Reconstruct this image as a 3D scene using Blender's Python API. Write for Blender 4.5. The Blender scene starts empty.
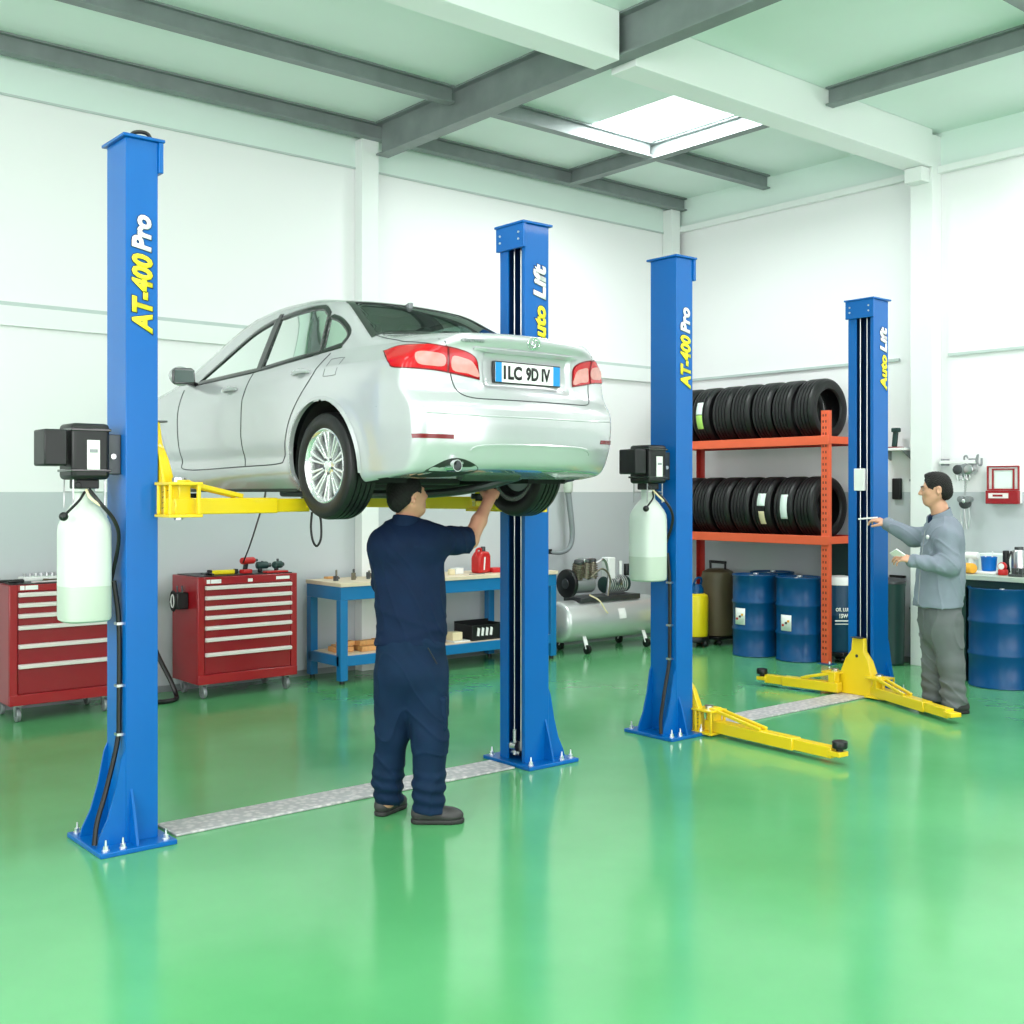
import bpy, math, random
import numpy as np
from mathutils import Vector, Matrix, geometry
random.seed(7)
PI = math.pi
SC = bpy.context.scene
COL = SC.collection
FOC, CX, HY, CAMZ = 1148.0, 512.0, 492.0, 1.6     # focal length in pixels, principal column, horizon row, eye height
RX, RY = (.7682, -.6402), (.6402, .7682)           # camera right / forward in room axes
YAW = -math.atan2(.6402, .7682)

def at(px, py, d):
    """room point seen at pixel (px,py) at distance d along the view axis"""
    X = (px-CX)/FOC*d; Z = CAMZ+(HY-py)/FOC*d
    return (X*RX[0]+d*RY[0], X*RX[1]+d*RY[1], Z)
def cam(px, py, d):
    return ((px-CX)/FOC*d, d, CAMZ+(HY-py)/FOC*d)

# ------------------------------------------------------------------ materials
def mat(name, col, rough=.5, metal=0., coat=0., var=0., vscale=8., bump=0., bscale=60., spec=.5, trans=0., alpha=1., emit=None, estr=0., ior=1.45, sheen=0.):
    m = bpy.data.materials.new(name); m.use_nodes = True
    nt = m.node_tree; b = nt.nodes['Principled BSDF']
    b.inputs['Base Color'].default_value = (*col, 1)
    b.inputs['Roughness'].default_value = rough
    b.inputs['Metallic'].default_value = metal
    b.inputs['Coat Weight'].default_value = coat
    b.inputs['Coat Roughness'].default_value = .04
    b.inputs['Specular IOR Level'].default_value = spec
    b.inputs['Transmission Weight'].default_value = trans
    b.inputs['IOR'].default_value = ior
    b.inputs['Alpha'].default_value = alpha
    b.inputs['Sheen Weight'].default_value = sheen
    if emit:
        b.inputs['Emission Color'].default_value = (*emit, 1); b.inputs['Emission Strength'].default_value = estr
    tc = nt.nodes.new('ShaderNodeTexCoord')
    if var > 0:
        n = nt.nodes.new('ShaderNodeTexNoise'); n.inputs['Scale'].default_value = vscale; n.inputs['Detail'].default_value = 4
        nt.links.new(tc.outputs['Object'], n.inputs['Vector'])
        mx = nt.nodes.new('ShaderNodeMix'); mx.data_type = 'RGBA'
        mx.inputs['A'].default_value = (*[max(0, c*(1-var)) for c in col], 1)
        mx.inputs['B'].default_value = (*[min(1, c*(1+var)) for c in col], 1)
        nt.links.new(n.outputs['Fac'], mx.inputs['Factor']); nt.links.new(mx.outputs['Result'], b.inputs['Base Color'])
    if bump > 0:
        n2 = nt.nodes.new('ShaderNodeTexNoise'); n2.inputs['Scale'].default_value = bscale; n2.inputs['Detail'].default_value = 5
        nt.links.new(tc.outputs['Object'], n2.inputs['Vector'])
        bp = nt.nodes.new('ShaderNodeBump'); bp.inputs['Strength'].default_value = bump; bp.inputs['Distance'].default_value = .01
        nt.links.new(n2.outputs['Fac'], bp.inputs['Height']); nt.links.new(bp.outputs['Normal'], b.inputs['Normal'])
    return m

# ------------------------------------------------------------------ geometry collector
class G:
    def __init__(s): s.v = []; s.f = []
    def add(s, vs, fs, M=None):
        o = len(s.v)
        if M is not None: vs = [M @ Vector(p) for p in vs]
        s.v += [tuple(p) for p in vs]; s.f += [tuple(i+o for i in f) for f in fs]; return s
    def box(s, x0, x1, y0, y1, z0, z1, M=None):
        vs = [(x, y, z) for z in (z0, z1) for y in (y0, y1) for x in (x0, x1)]
        return s.add(vs, [(0,2,3,1),(4,5,7,6),(0,1,5,4),(2,6,7,3),(0,4,6,2),(1,3,7,5)], M)
    def cbox(s, c, d, M=None):
        return s.box(c[0]-d[0]/2, c[0]+d[0]/2, c[1]-d[1]/2, c[1]+d[1]/2, c[2]-d[2]/2, c[2]+d[2]/2, M)
    def hexa(s, p):      # 8 points: bottom 4 ccw, top 4 ccw
        return s.add(p, [(3,2,1,0),(4,5,6,7),(0,1,5,4),(1,2,6,5),(2,3,7,6),(3,0,4,7)])
    def bar(s, a, b, w, h, up=(0,0,1)):
        a, b = Vector(a), Vector(b); d = (b-a).normalized(); u = Vector(up)
        x = d.cross(u)
        if x.length < 1e-5: x = d.cross(Vector((1,0,0)))
        x.normalize(); z = x.cross(d); x *= w/2; z *= h/2
        return s.add([a-x-z, a+x-z, b+x-z, b-x-z, a-x+z, a+x+z, b+x+z, b-x+z], [(3,2,1,0),(4,5,6,7),(0,1,5,4),(1,2,6,5),(2,3,7,6),(3,0,4,7)])
    def prism(s, poly, axis, a, b):
        """poly in the two other axes (order xyz without axis), extruded from a to b"""
        n = len(poly)
        def P(p, t):
            q = list(p); q.insert('xyz'.index(axis), t); return tuple(q)
        vs = [P(p, a) for p in poly]+[P(p, b) for p in poly]
        return s.add(vs, [tuple(range(n))[::-1], tuple(range(n, 2*n))]+[(i, (i+1) % n, n+(i+1) % n, n+i) for i in range(n)])
    def lathe(s, prof, n=24, c=(0,0,0), axis=(0,0,1), closed=False):
        """prof: (radius, height) pairs revolved around axis through c"""
        ax = Vector(axis).normalized(); q = Vector((0,0,1)).rotation_difference(ax).to_matrix(); c = Vector(c)
        vs = []
        for r, h in prof:
            for k in range(n):
                t = 2*PI*k/n; vs.append(c+q @ Vector((r*math.cos(t), r*math.sin(t), h)))
        m = len(prof); fs = []
        rng = range(m) if closed else range(m-1)
        for i in rng:
            j = (i+1) % m
            for k in range(n):
                l = (k+1) % n; fs.append((i*n+k, i*n+l, j*n+l, j*n+k))
        if not closed:
            if prof[0][0] > 1e-6: fs.append(tuple(range(n))[::-1])
            if prof[-1][0] > 1e-6: fs.append(tuple((m-1)*n+k for k in range(n)))
        return s.add(vs, fs)
    def cyl(s, a, b, r, r2=None, n=16):
        a, b = Vector(a), Vector(b); L = (b-a).length
        return s.lathe([(r, 0), (r if r2 is None else r2, L)], n, a, b-a)
    def rcyl(s, a, b, r, bev, n=24):
        a, b = Vector(a), Vector(b); L = (b-a).length
        return s.lathe([(1e-7,0),(r-bev,0),(r-bev*.3,bev*.3),(r,bev),(r,L-bev),(r-bev*.3,L-bev*.3),(r-bev,L),(1e-7,L)], n, a, b-a)
    def tube(s, pts, r, n=8, closed=False):
        P = [Vector(p) for p in pts]; m = len(P); vs = []; fs = []
        prev = None
        for i, p in enumerate(P):
            if closed: d = P[(i+1) % m]-P[i-1]
            else: d = P[min(i+1, m-1)]-P[max(i-1, 0)]
            d.normalize()
            if prev is None:
                u = d.cross(Vector((0,0,1)))
                if u.length < 1e-3: u = d.cross(Vector((1,0,0)))
            else:
                u = prev-d*prev.dot(d)
            u.normalize(); prev = u; w = d.cross(u)
            rr = r[i] if isinstance(r, (list, tuple)) else r
            for k in range(n):
                t = 2*PI*k/n; vs.append(p+u*rr*math.cos(t)+w*rr*math.sin(t))
        for i in range(m if closed else m-1):
            j = (i+1) % m
            for k in range(n):
                l = (k+1) % n; fs.append((i*n+k, j*n+k, j*n+l, i*n+l))
        if not closed: fs += [tuple(range(n)), tuple((m-1)*n+k for k in range(n))[::-1]]
        return s.add(vs, fs)
    def ball(s, c, r, n=16, m=10):
        if not hasattr(r, '__len__'): r = (r, r, r)
        vs = []; fs = []
        for i in range(1, m):
            a = PI*i/m
            for k in range(n):
                t = 2*PI*k/n; vs.append((c[0]+r[0]*math.sin(a)*math.cos(t), c[1]+r[1]*math.sin(a)*math.sin(t), c[2]+r[2]*math.cos(a)))
        vs += [(c[0],c[1],c[2]+r[2]), (c[0],c[1],c[2]-r[2])]; T = len(vs)-2
        for i in range(m-2):
            for k in range(n):
                l = (k+1) % n; fs.append((i*n+k, (i+1)*n+k, (i+1)*n+l, i*n+l))
        for k in range(n):
            l = (k+1) % n; fs.append((T, k, l)); fs.append((T+1, (m-2)*n+l, (m-2)*n+k))
        return s.add(vs, fs)
    def build(s, name, m, parent=None, bevel=0, smooth=35, loc=None, rot=0, seg=2):
        me = bpy.data.meshes.new(name); me.from_pydata(s.v, [], s.f); me.materials.append(m)
        o = bpy.data.objects.new(name, me); COL.objects.link(o)
        fix(me)
        finish(me, smooth)
        if bevel:
            b = o.modifiers.new('bevel', 'BEVEL'); b.width = bevel; b.segments = seg; b.limit_method = 'ANGLE'; b.angle_limit = .6; b.harden_normals = False
        if parent: o.parent = parent
        if loc is not None: o.location = loc; o.rotation_euler[2] = rot
        return o

def fix(me):
    import bmesh
    b = bmesh.new(); b.from_mesh(me); bmesh.ops.recalc_face_normals(b, faces=b.faces); b.to_mesh(me); b.free()
def finish(me, smooth=35):
    if smooth:
        me.polygons.foreach_set('use_smooth', [True]*len(me.polygons))
        if smooth < 180: me.set_sharp_from_angle(angle=math.radians(smooth))
    me.update()
def tag(o, label=None, cat=None, group=None, kind=None):
    if label: o['label'] = label
    if cat: o['category'] = cat
    if group: o['group'] = group
    if kind: o['kind'] = kind
    return o
def thing(name, label, cat, loc=(0,0,0), rot=0, group=None):
    o = bpy.data.objects.new(name, None); COL.objects.link(o); o.location = loc; o.rotation_euler[2] = rot
    o.empty_display_size = .1
    return tag(o, label, cat, group)
def copy_tree(o, parent=None):
    c = o.copy(); COL.objects.link(c)
    if parent is not None:
        c.parent = parent
    for ch in list(o.children): copy_tree(ch, c)
    return c
def struct(g, name, m, **k):
    o = g.build(name, m, **k); o['kind'] = 'structure'; return o
def text(name, s, size, m, parent, M, extrude=.002, offset=0., shear=0., spacing=1., xs=1.):
    cu = bpy.data.curves.new(name, 'FONT'); cu.body = s; cu.size = size; cu.extrude = extrude; cu.offset = offset; cu.shear = shear
    cu.align_x = 'CENTER'; cu.align_y = 'CENTER'; cu.space_character = spacing; cu.resolution_u = 3
    t = bpy.data.objects.new(name+'_curve', cu); COL.objects.link(t)
    dg = bpy.context.evaluated_depsgraph_get(); me = bpy.data.meshes.new_from_object(t.evaluated_get(dg))
    bpy.data.objects.remove(t); bpy.data.curves.remove(cu)
    me.name = name; me.materials.clear(); me.materials.append(m); me.transform(Matrix.Diagonal((xs,1,1,1))); me.transform(M)
    o = bpy.data.objects.new(name, me); COL.objects.link(o)
    if parent: o.parent = parent
    return o

# ------------------------------------------------------------------ organic shapes: smooth distance field -> surface nets
class SDF:
    def __init__(s, lo, hi, h):
        s.lo = np.array(lo, float); s.h = h
        s.n = np.ceil((np.array(hi, float)-s.lo)/h).astype(int)+1
        s.f = np.full(s.n, .5, np.float32)
        s.ax = [s.lo[i]+h*np.arange(s.n[i]) for i in range(3)]
    def _sl(s, lo, hi):
        a = [max(0, int((lo[i]-s.lo[i])/s.h)) for i in range(3)]
        b = [min(s.n[i], int((hi[i]-s.lo[i])/s.h)+2) for i in range(3)]
        if any(b[i] <= a[i] for i in range(3)): return None, None
        sl = tuple(slice(a[i], b[i]) for i in range(3))
        g = np.meshgrid(*[s.ax[i][sl[i]] for i in range(3)], indexing='ij', sparse=True)
        return sl, [q.astype(np.float32) for q in g]
    def _mix(s, sl, d, k, op='u'):
        f = s.f[sl]
        if op == 'u':
            if k > 0:
                hh = np.clip(.5+.5*(f-d)/k, 0, 1); r = f*(1-hh)+d*hh-k*hh*(1-hh)
            else: r = np.minimum(f, d)
        else:
            d = -d
            if k > 0:
                hh = np.clip(.5-.5*(f-d)/k, 0, 1); r = f*(1-hh)+d*hh+k*hh*(1-hh)
            else: r = np.maximum(f, d)
        s.f[sl] = r
    def cone(s, a, b, ra, rb, k=.02, op='u', flat=None, q=1.):
        """tapered capsule; flat=(dir, factor): squashed along dir"""
        a = np.array(a, float); b = np.array(b, float); R = max(ra, rb)+k+.03
        if flat: R = R*max(1, 1)
        lo = np.minimum(a, b)-R; hi = np.maximum(a, b)+R
        sl, (X, Y, Z) = s._sl(lo, hi)
        if sl is None: return s
        ab = b-a; L2 = max(1e-12, ab @ ab)
        px, py, pz = X-a[0], Y-a[1], Z-a[2]
        t = np.clip((px*ab[0]+py*ab[1]+pz*ab[2])/L2, 0, 1)
        qx, qy, qz = px-t*ab[0], py-t*ab[1], pz-t*ab[2]
        d2 = qx*qx+qy*qy+qz*qz
        r = ra+(rb-ra)*t
        if flat:
            w = np.array(flat[0], float); w /= np.linalg.norm(w); c = flat[1]
            dw = qx*w[0]+qy*w[1]+qz*w[2]
            l = np.sqrt(d2-dw*dw+(dw/c)**2)
            g = np.sqrt(d2-dw*dw+(dw/c**2)**2)+1e-9
            d = (l-r)*np.clip(l/g, 0, 1)
        else: d = np.sqrt(d2)-r
        s._mix(sl, d, k, op); return s
    def ell(s, c, r, k=.02, op='u', R=None):
        c = np.array(c, float); m = max(r)+k+.03
        sl, (X, Y, Z) = s._sl(c-m, c+m)
        if sl is None: return s
        p = [X-c[0], Y-c[1], Z-c[2]]
        if R is not None:
            p = [R[0][i]*p[0]+R[1][i]*p[1]+R[2][i]*p[2] for i in range(3)]
        k0 = np.sqrt((p[0]/r[0])**2+(p[1]/r[1])**2+(p[2]/r[2])**2)
        k1 = np.sqrt((p[0]/r[0]**2)**2+(p[1]/r[1]**2)**2+(p[2]/r[2]**2)**2)+1e-9
        s._mix(sl, k0*(k0-1)/k1, k, op); return s
    def box(s, c, r, rad=.01, k=.0, op='u', R=None):
        c = np.array(c, float); m = np.linalg.norm(r)+k+.03
        sl, (X, Y, Z) = s._sl(c-m, c+m)
        p = [X-c[0], Y-c[1], Z-c[2]]
        if R is not None: p = [R[0][i]*p[0]+R[1][i]*p[1]+R[2][i]*p[2] for i in range(3)]
        q = [np.abs(p[i])-r[i]+rad for i in range(3)]
        d = np.sqrt(sum(np.maximum(x, 0)**2 for x in q))+np.minimum(np.maximum(np.maximum(q[0], q[1]), q[2]), 0)-rad
        s._mix(sl, d, k, op); return s
    def plane(s, p, n, k=.0):
        """keep the side opposite to n"""
        n = np.array(n, float); n /= np.linalg.norm(n)
        X, Y, Z = np.meshgrid(*s.ax, indexing='ij', sparse=True)
        d = ((X-p[0])*n[0]+(Y-p[1])*n[1]+(Z-p[2])*n[2]).astype(np.float32)
        f = s.f
        if k > 0:
            hh = np.clip(.5-.5*(f-d)/k, 0, 1); s.f = f*(1-hh)+d*hh+k*hh*(1-hh)
        else: s.f = np.maximum(f, d)
        return s
    def disp(s, fn):
        X, Y, Z = np.meshgrid(*s.ax, indexing='ij', sparse=True)
        s.f = (s.f+fn(X, Y, Z)).astype(np.float32); return s
    def arrays(s):
        f = s.f; S = f < 0; nx, ny, nz = f.shape
        cnt = np.zeros((nx-1, ny-1, nz-1), np.int8)
        C = [(i, j, k) for i in (0,1) for j in (0,1) for k in (0,1)]
        for i, j, k in C: cnt += S[i:nx-1+i, j:ny-1+j, k:nz-1+k]
        A = np.argwhere((cnt > 0) & (cnt < 8))
        acc = np.zeros((len(A), 3)); w = np.zeros(len(A))
        for c0 in C:
            for d in range(3):
                if c0[d]: continue
                c1 = list(c0); c1[d] = 1; c0a, c1a = np.array(c0), np.array(c1)
                v0 = f[tuple((A+c0a).T)]; v1 = f[tuple((A+c1a).T)]
                m = (v0 < 0) != (v1 < 0)
                t = np.where(m, v0/np.where(m, v0-v1, 1), 0)
                acc += np.where(m[:,None], c0a+t[:,None]*(c1a-c0a), 0); w += m
        V = s.lo+s.h*(A+acc/w[:,None])
        ids = np.full(cnt.shape, -1, np.int32); ids[tuple(A.T)] = np.arange(len(A))
        Q = []
        for d in range(3):
            a = [slice(1, -1)]*3; a[d] = slice(0, -1)
            b = [slice(1, -1)]*3; b[d] = slice(1, None)
            s0, s1 = S[tuple(a)], S[tuple(b)]
            E = np.argwhere(s0 != s1); off = np.ones(3, int); off[d] = 0; E = E+off
            inside = S[tuple(E.T)]
            e1 = np.zeros(3, int); e2 = np.zeros(3, int); e1[(d+1) % 3] = 1; e2[(d+2) % 3] = 1
            q = np.stack([ids[tuple((E-e1-e2).T)], ids[tuple((E-e2).T)], ids[tuple(E.T)], ids[tuple((E-e1).T)]], 1)
            q[~inside] = q[~inside][:, ::-1]; Q.append(q)
        return V, np.concatenate(Q)
    def build(s, name, m, parent, relax=1):
        V, Q = s.arrays()
        me = bpy.data.meshes.new(name); me.from_pydata(V.tolist(), [], Q.tolist()); me.materials.append(m)
        finish(me, 180)
        o = bpy.data.objects.new(name, me); COL.objects.link(o); o.parent = parent
        if relax:
            sm = o.modifiers.new('relax', 'SMOOTH'); sm.factor = .5; sm.iterations = relax
        return o
# ------------------------------------------------------------------ materials
WALLW = (.86, .86, .87)
M = {}
M['blue'] = mat('lift blue paint', (.0, .115, .42), .3, spec=.35, coat=.1, var=.05, vscale=3)
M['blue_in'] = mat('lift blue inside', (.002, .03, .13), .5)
M['yellow'] = mat('yellow paint', (.80, .56, .008), .33, coat=.3, var=.04, vscale=5)
M['black'] = mat('black plastic', (.006, .007, .0075), .4)
M['black_gloss'] = mat('black gloss', (.01, .012, .012), .15, coat=.5)
M['rubber'] = mat('tyre rubber', (.006, .0063, .007), .45, bump=.15, bscale=120)
M['steel'] = mat('bare steel', (.55, .56, .57), .3, 1.)
M['dark_steel'] = mat('dark steel', (.09, .095, .1), .45, .7, var=.2)
M['white_text'] = mat('white lettering', (.93, .94, .95), .5)
M['yellow_text'] = mat('yellow lettering', (.98, .86, .03), .5)
M['dark_text'] = mat('dark lettering', (.01, .02, .05), .5)
M['label'] = mat('white label', (.85, .86, .84), .5)
M['red'] = mat('red enamel', (.31, .004, .010), .3, coat=.3, var=.05)
M['red_deep'] = mat('red drawer enamel', (.25, .003, .010), .32, coat=.3)
M['handle'] = mat('pale aluminium handle', (.88, .80, .79), .4, .1)
M['bench_blue'] = mat('bench blue', (.006, .17, .42), .35, coat=.2)
M['wood'] = mat('pale plywood', (.75, .62, .46), .5, var=.12, vscale=12)
M['wood_o'] = mat('orange wood', (.70, .36, .13), .55, var=.25, vscale=25)
M['orange'] = mat('rack orange', (.80, .12, .045), .42, var=.06)
M['rack_dark'] = mat('rack red', (.45, .03, .02), .45)
M['drum'] = mat('drum blue', (.0, .065, .20), .32, spec=.4, coat=.0, var=.08)
M['drum_dark'] = mat('pail blue', (.003, .045, .10), .4)
M['tank_plastic'] = mat('translucent white plastic', (.64, .70, .64), .35, coat=.1)
M['tank_oil'] = mat('oil level seen in plastic', (.50, .57, .49), .35, coat=.1)
M['silver'] = mat('silver tank paint', (.62, .65, .64), .33, .45, coat=.4)
M['navy'] = mat('navy cotton', (.002, .012, .042), .8, var=.3, vscale=10, bump=.2, bscale=250, spec=.25)
M['navy_p'] = mat('navy trousers cotton', (.002, .015, .045), .8, var=.3, vscale=9, bump=.2, bscale=250, spec=.25)
M['grey_cloth'] = mat('grey cotton', (.20, .235, .285), .85, var=.1, vscale=9, bump=.25, bscale=250)
M['grey_pant'] = mat('grey trousers cotton', (.125, .137, .142), .85, var=.12, vscale=9, bump=.25, bscale=250)
M['skin'] = mat('skin', (.58, .29, .19), .5, var=.06, vscale=15)
M['skin2'] = mat('tanned skin', (.60, .32, .21), .5, var=.06, vscale=15)
M['hair'] = mat('black hair', (.004, .003, .0028), .7, var=.5, vscale=90, bump=.7, bscale=180)
M['shoe'] = mat('dark leather', (.035, .033, .034), .45, var=.2)
M['sole'] = mat('shoe sole', (.02, .02, .02), .6)
M['grey'] = mat('mid grey metal', (.25, .27, .28), .4, .3)
M['greyhose'] = mat('grey hose', (.22, .25, .26), .45)
M['cream'] = mat('cream card', (.80, .70, .45), .6)
M['green_top'] = mat('greenish worktop', (.42, .50, .42), .4, var=.06)
M['green_dark'] = mat('dark green cabinet', (.015, .05, .045), .45)
M['brown'] = mat('olive brown plastic', (.11, .085, .045), .45, var=.1)
M['yel_plastic'] = mat('yellow plastic', (.85, .68, .01), .35)
M['cyan_b'] = mat('bright blue plastic', (.0, .16, .60), .3)
M['red_p'] = mat('red plastic', (.55, .02, .02), .35)
M['white'] = mat('white enamel', (.86, .87, .86), .4)
M['orange_p'] = mat('amber plastic', (.85, .42, .04), .35)
M['bolt'] = mat('zinc bolt', (.75, .77, .8), .3, .9)
M['brass'] = mat('brass and cast iron', (.22, .20, .15), .4, .6, var=.5, vscale=40)

def wall_mat():
    m = mat('painted wall panels', WALLW, .42, bump=.05, bscale=2)
    nt = m.node_tree; b = nt.nodes['Principled BSDF']
    g = nt.nodes.new('ShaderNodeNewGeometry'); sp = nt.nodes.new('ShaderNodeSeparateXYZ'); nt.links.new(g.outputs['Position'], sp.inputs[0])
    lt = nt.nodes.new('ShaderNodeMath'); lt.operation = 'LESS_THAN'; lt.inputs[1].default_value = 1.6; nt.links.new(sp.outputs['Z'], lt.inputs[0])
    mx = nt.nodes.new('ShaderNodeMix'); mx.data_type = 'RGBA'; mx.inputs['A'].default_value = (*WALLW, 1); mx.inputs['B'].default_value = (.52, .56, .58, 1)
    nt.links.new(lt.outputs[0], mx.inputs['Factor']); nt.links.new(mx.outputs['Result'], b.inputs['Base Color'])
    return m
M['wall'] = wall_mat()
M['trim'] = mat('white painted steel', (.82, .85, .84), .4)
M['trim_g'] = mat('grey green conduit', (.50, .58, .56), .4)
M['ceil'] = mat('pale green roof sheet', (.76, .86, .82), .55, var=.03, vscale=2)
M['upper'] = mat('pale green upper band', (.72, .84, .79), .5)
M['beam'] = mat('weathered grey steel beam', (.22, .25, .25), .5, .2, var=.25, vscale=5)
def floor_mat():
    m = mat('green epoxy', (.07,.36,.15), .13, coat=.0, spec=.75)
    nt = m.node_tree; b = nt.nodes['Principled BSDF']
    g = nt.nodes.new('ShaderNodeNewGeometry')
    n = nt.nodes.new('ShaderNodeTexNoise'); n.inputs['Scale'].default_value = .9; n.inputs['Detail'].default_value = 5
    nt.links.new(g.outputs['Position'], n.inputs['Vector'])
    r = nt.nodes.new('ShaderNodeValToRGB'); r.color_ramp.elements[0].color = (.092, .36, .138, 1); r.color_ramp.elements[1].color = (.118, .42, .170, 1)
    r.color_ramp.elements[0].position = .35; r.color_ramp.elements[1].position = .65
    nt.links.new(n.outputs['Fac'], r.inputs[0]); nt.links.new(r.outputs[0], b.inputs['Base Color'])
    n2 = nt.nodes.new('ShaderNodeTexNoise'); n2.inputs['Scale'].default_value = 5; n2.inputs['Detail'].default_value = 3
    nt.links.new(g.outputs['Position'], n2.inputs['Vector'])
    mr = nt.nodes.new('ShaderNodeMapRange'); mr.inputs['To Min'].default_value = .10; mr.inputs['To Max'].default_value = .22
    nt.links.new(n2.outputs['Fac'], mr.inputs['Value']); nt.links.new(mr.outputs[0], b.inputs['Roughness'])
    return m
M['floor'] = floor_mat()
def tread_mat():
    m = mat('bare tread plate', (.62, .60, .60), .42, .15)
    nt = m.node_tree; b = nt.nodes['Principled BSDF']
    g = nt.nodes.new('ShaderNodeNewGeometry'); v = nt.nodes.new('ShaderNodeTexVoronoi'); v.inputs['Scale'].default_value = 28
    nt.links.new(g.outputs['Position'], v.inputs['Vector'])
    r = nt.nodes.new('ShaderNodeValToRGB'); r.color_ramp.elements[0].color = (.68, .64, .65, 1); r.color_ramp.elements[1].color = (.45, .44, .46, 1)
    r.color_ramp.elements[0].position = .25; r.color_ramp.elements[1].position = .55
    nt.links.new(v.outputs['Distance'], r.inputs[0]); nt.links.new(r.outputs[0], b.inputs['Base Color'])
    bp = nt.nodes.new('ShaderNodeBump'); bp.inputs['Strength'].default_value = .5; bp.inputs['Distance'].default_value = .01
    nt.links.new(v.outputs['Distance'], bp.inputs['Height']); nt.links.new(bp.outputs['Normal'], b.inputs['Normal'])
    return m
M['tread'] = tread_mat()

# ------------------------------------------------------------------ the hall
UW, VW, CZ = 9.79, 8.85, 4.90          # right wall plane, left wall plane, ceiling height
U0, V0 = -4.5, -6.0
struct(G().box(U0-.2, UW+.2, V0-.2, VW+.2, -.12, 0), 'floor', M['floor'])
struct(G().box(U0-.2, UW+.2, VW, VW+.2, 0, CZ+.2), 'wall_left', M['wall'])
struct(G().box(UW, UW+.2, V0-.2, VW, 0, CZ+.2), 'wall_right', M['wall'])
struct(G().box(U0-.2, U0, V0-.2, VW, 0, CZ+.2), 'wall_back', M['wall'])
# front wall with two unseen roller-door openings added to let light in
g = G(); g.box(U0, -3.5, V0-.2, V0, 0, CZ+.2); g.box(.7, 1.9, V0-.2, V0, 0, CZ+.2); g.box(6.1, UW, V0-.2, V0, 0, CZ+.2); g.box(-3.5, .7, V0-.2, V0, 4, CZ+.2); g.box(1.9, 6.1, V0-.2, V0, 4, CZ+.2)
struct(g, 'wall_front', M['wall'])
# ceiling with a skylight in view and two unseen ones added for light
SKY = [(7.15, 7.92, 6.35, 7.45), (1.5, 2.4, -1.2, 1.8), (5.0, 5.9, -1.2, 1.8)]
def ceiling():
    g = G(); us = sorted({U0-.2, UW+.2}|{s[0] for s in SKY}|{s[1] for s in SKY}); vs = sorted({V0-.2, VW+.2}|{s[2] for s in SKY}|{s[3] for s in SKY})
    for a, b in zip(us, us[1:]):
        for c, d in zip(vs, vs[1:]):
            mu, mv = (a+b)/2, (c+d)/2
            if any(s[0] < mu < s[1] and s[2] < mv < s[3] for s in SKY): continue
            g.box(a, b, c, d, CZ, CZ+.08)
    return g
struct(ceiling(), 'ceiling', M['ceil'])
M['sky_pane'] = mat('translucent roof light', (.95, .97, .97), .4, emit=(.95, 1, .99), estr=2.4)
for i, s in enumerate(SKY):
    struct(G().box(s[0], s[1], s[2], s[3], CZ+.015, CZ+.04), 'window_%d' % (i+1), M['sky_pane'])
# upper band, its green light put into the colour, and trims
struct(G().box(U0, UW, VW-.012, VW-.001, 4.52, CZ), 'trim_1', M['upper'])
struct(G().box(UW-.012, UW-.001, V0, VW, 4.56, CZ), 'trim_2', M['upper'])
struct(G().box(U0, UW-.05, VW-.022, VW-.013, 4.505, 4.52), 'trim_3', M['trim_g'])
struct(G().box(UW-.07, UW-.013, V0, VW-.05, 4.52, 4.58), 'trim_4', M['trim'])
# horizontal rails on the walls
struct(G().box(U0, UW-.06, VW-.035, VW-.001, 2.965, 2.995), 'trim_5', M['trim_g'])
struct(G().box(U0, UW-.06, VW-.045, VW-.001, 2.82, 2.965), 'trim_6', M['trim'])
struct(G().box(UW-.03, UW-.001, 6.0, VW-.06, 2.84, 2.865), 'trim_7', M['trim_g'])
struct(G().box(UW-.03, UW-.001, V0, 5.5, 2.84, 2.865), 'trim_8', M['trim_g'])
# wall columns
struct(G().box(5.53, 5.71, VW-.12, VW-.002, 0, CZ-.14), 'trim_9', M['trim'], bevel=.004)
struct(G().box(9.58, 9.72, VW-.14, VW-.002, 0, CZ-.14), 'trim_10', M['trim'], bevel=.004)
struct(G().box(UW-.16, UW-.002, 5.58, 5.80, 0, 4.86), 'trim_11', M['trim'], bevel=.004)
struct(G().box(1.2, 1.38, VW-.12, VW-.002, 0, CZ-.14), 'trim_12', M['trim'], bevel=.004)
def ibeam(g, a, b, w, h):
    """I section from a to b, a/b on top centre line"""
    a, b = Vector(a), Vector(b); t = .014
    g.bar(a-Vector((0,0,t/2)), b-Vector((0,0,t/2)), w, t); g.bar(a-Vector((0,0,h-t/2)), b-Vector((0,0,h-t/2)), w, t)
    g.bar(a-Vector((0,0,h/2)), b-Vector((0,0,h/2)), .012, h-2*t)
    return g
TZ = CZ-.002
def beam(n, a, b, w, h, m, solid=False):
    g = G()
    if solid: g.bar((a[0], a[1], TZ-h/2), (b[0], b[1], TZ-h/2), w, h)
    else: ibeam(g, (a[0], a[1], TZ), (b[0], b[1], TZ), w, h)
    struct(g, 'trim_%d' % n, m, bevel=.003 if solid else 0)
beam(13, (U0, VW-.16), (UW-.03, VW-.16), .10, .14, M['beam'])                 # grey beam along the left wall
beam(14, (5.68, VW-.22), (5.68, V0+.1), .13, .30, M['beam'])                  # deep grey beam crossing the bay
beam(15, (8.0, VW-.22), (8.0, 5.82), .10, .15, M['beam'])
beam(16, (8.0, 5.55), (8.0, V0+.1), .10, .15, M['beam'])
beam(17, (5.76, 7.50), (7.94, 7.50), .09, .14, M['beam'])
beam(18, (8.06, 7.50), (UW-.08, 7.50), .09, .14, M['beam'])
beam(19, (U0, 7.50), (5.61, 7.50), .09, .14, M['beam'])
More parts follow.
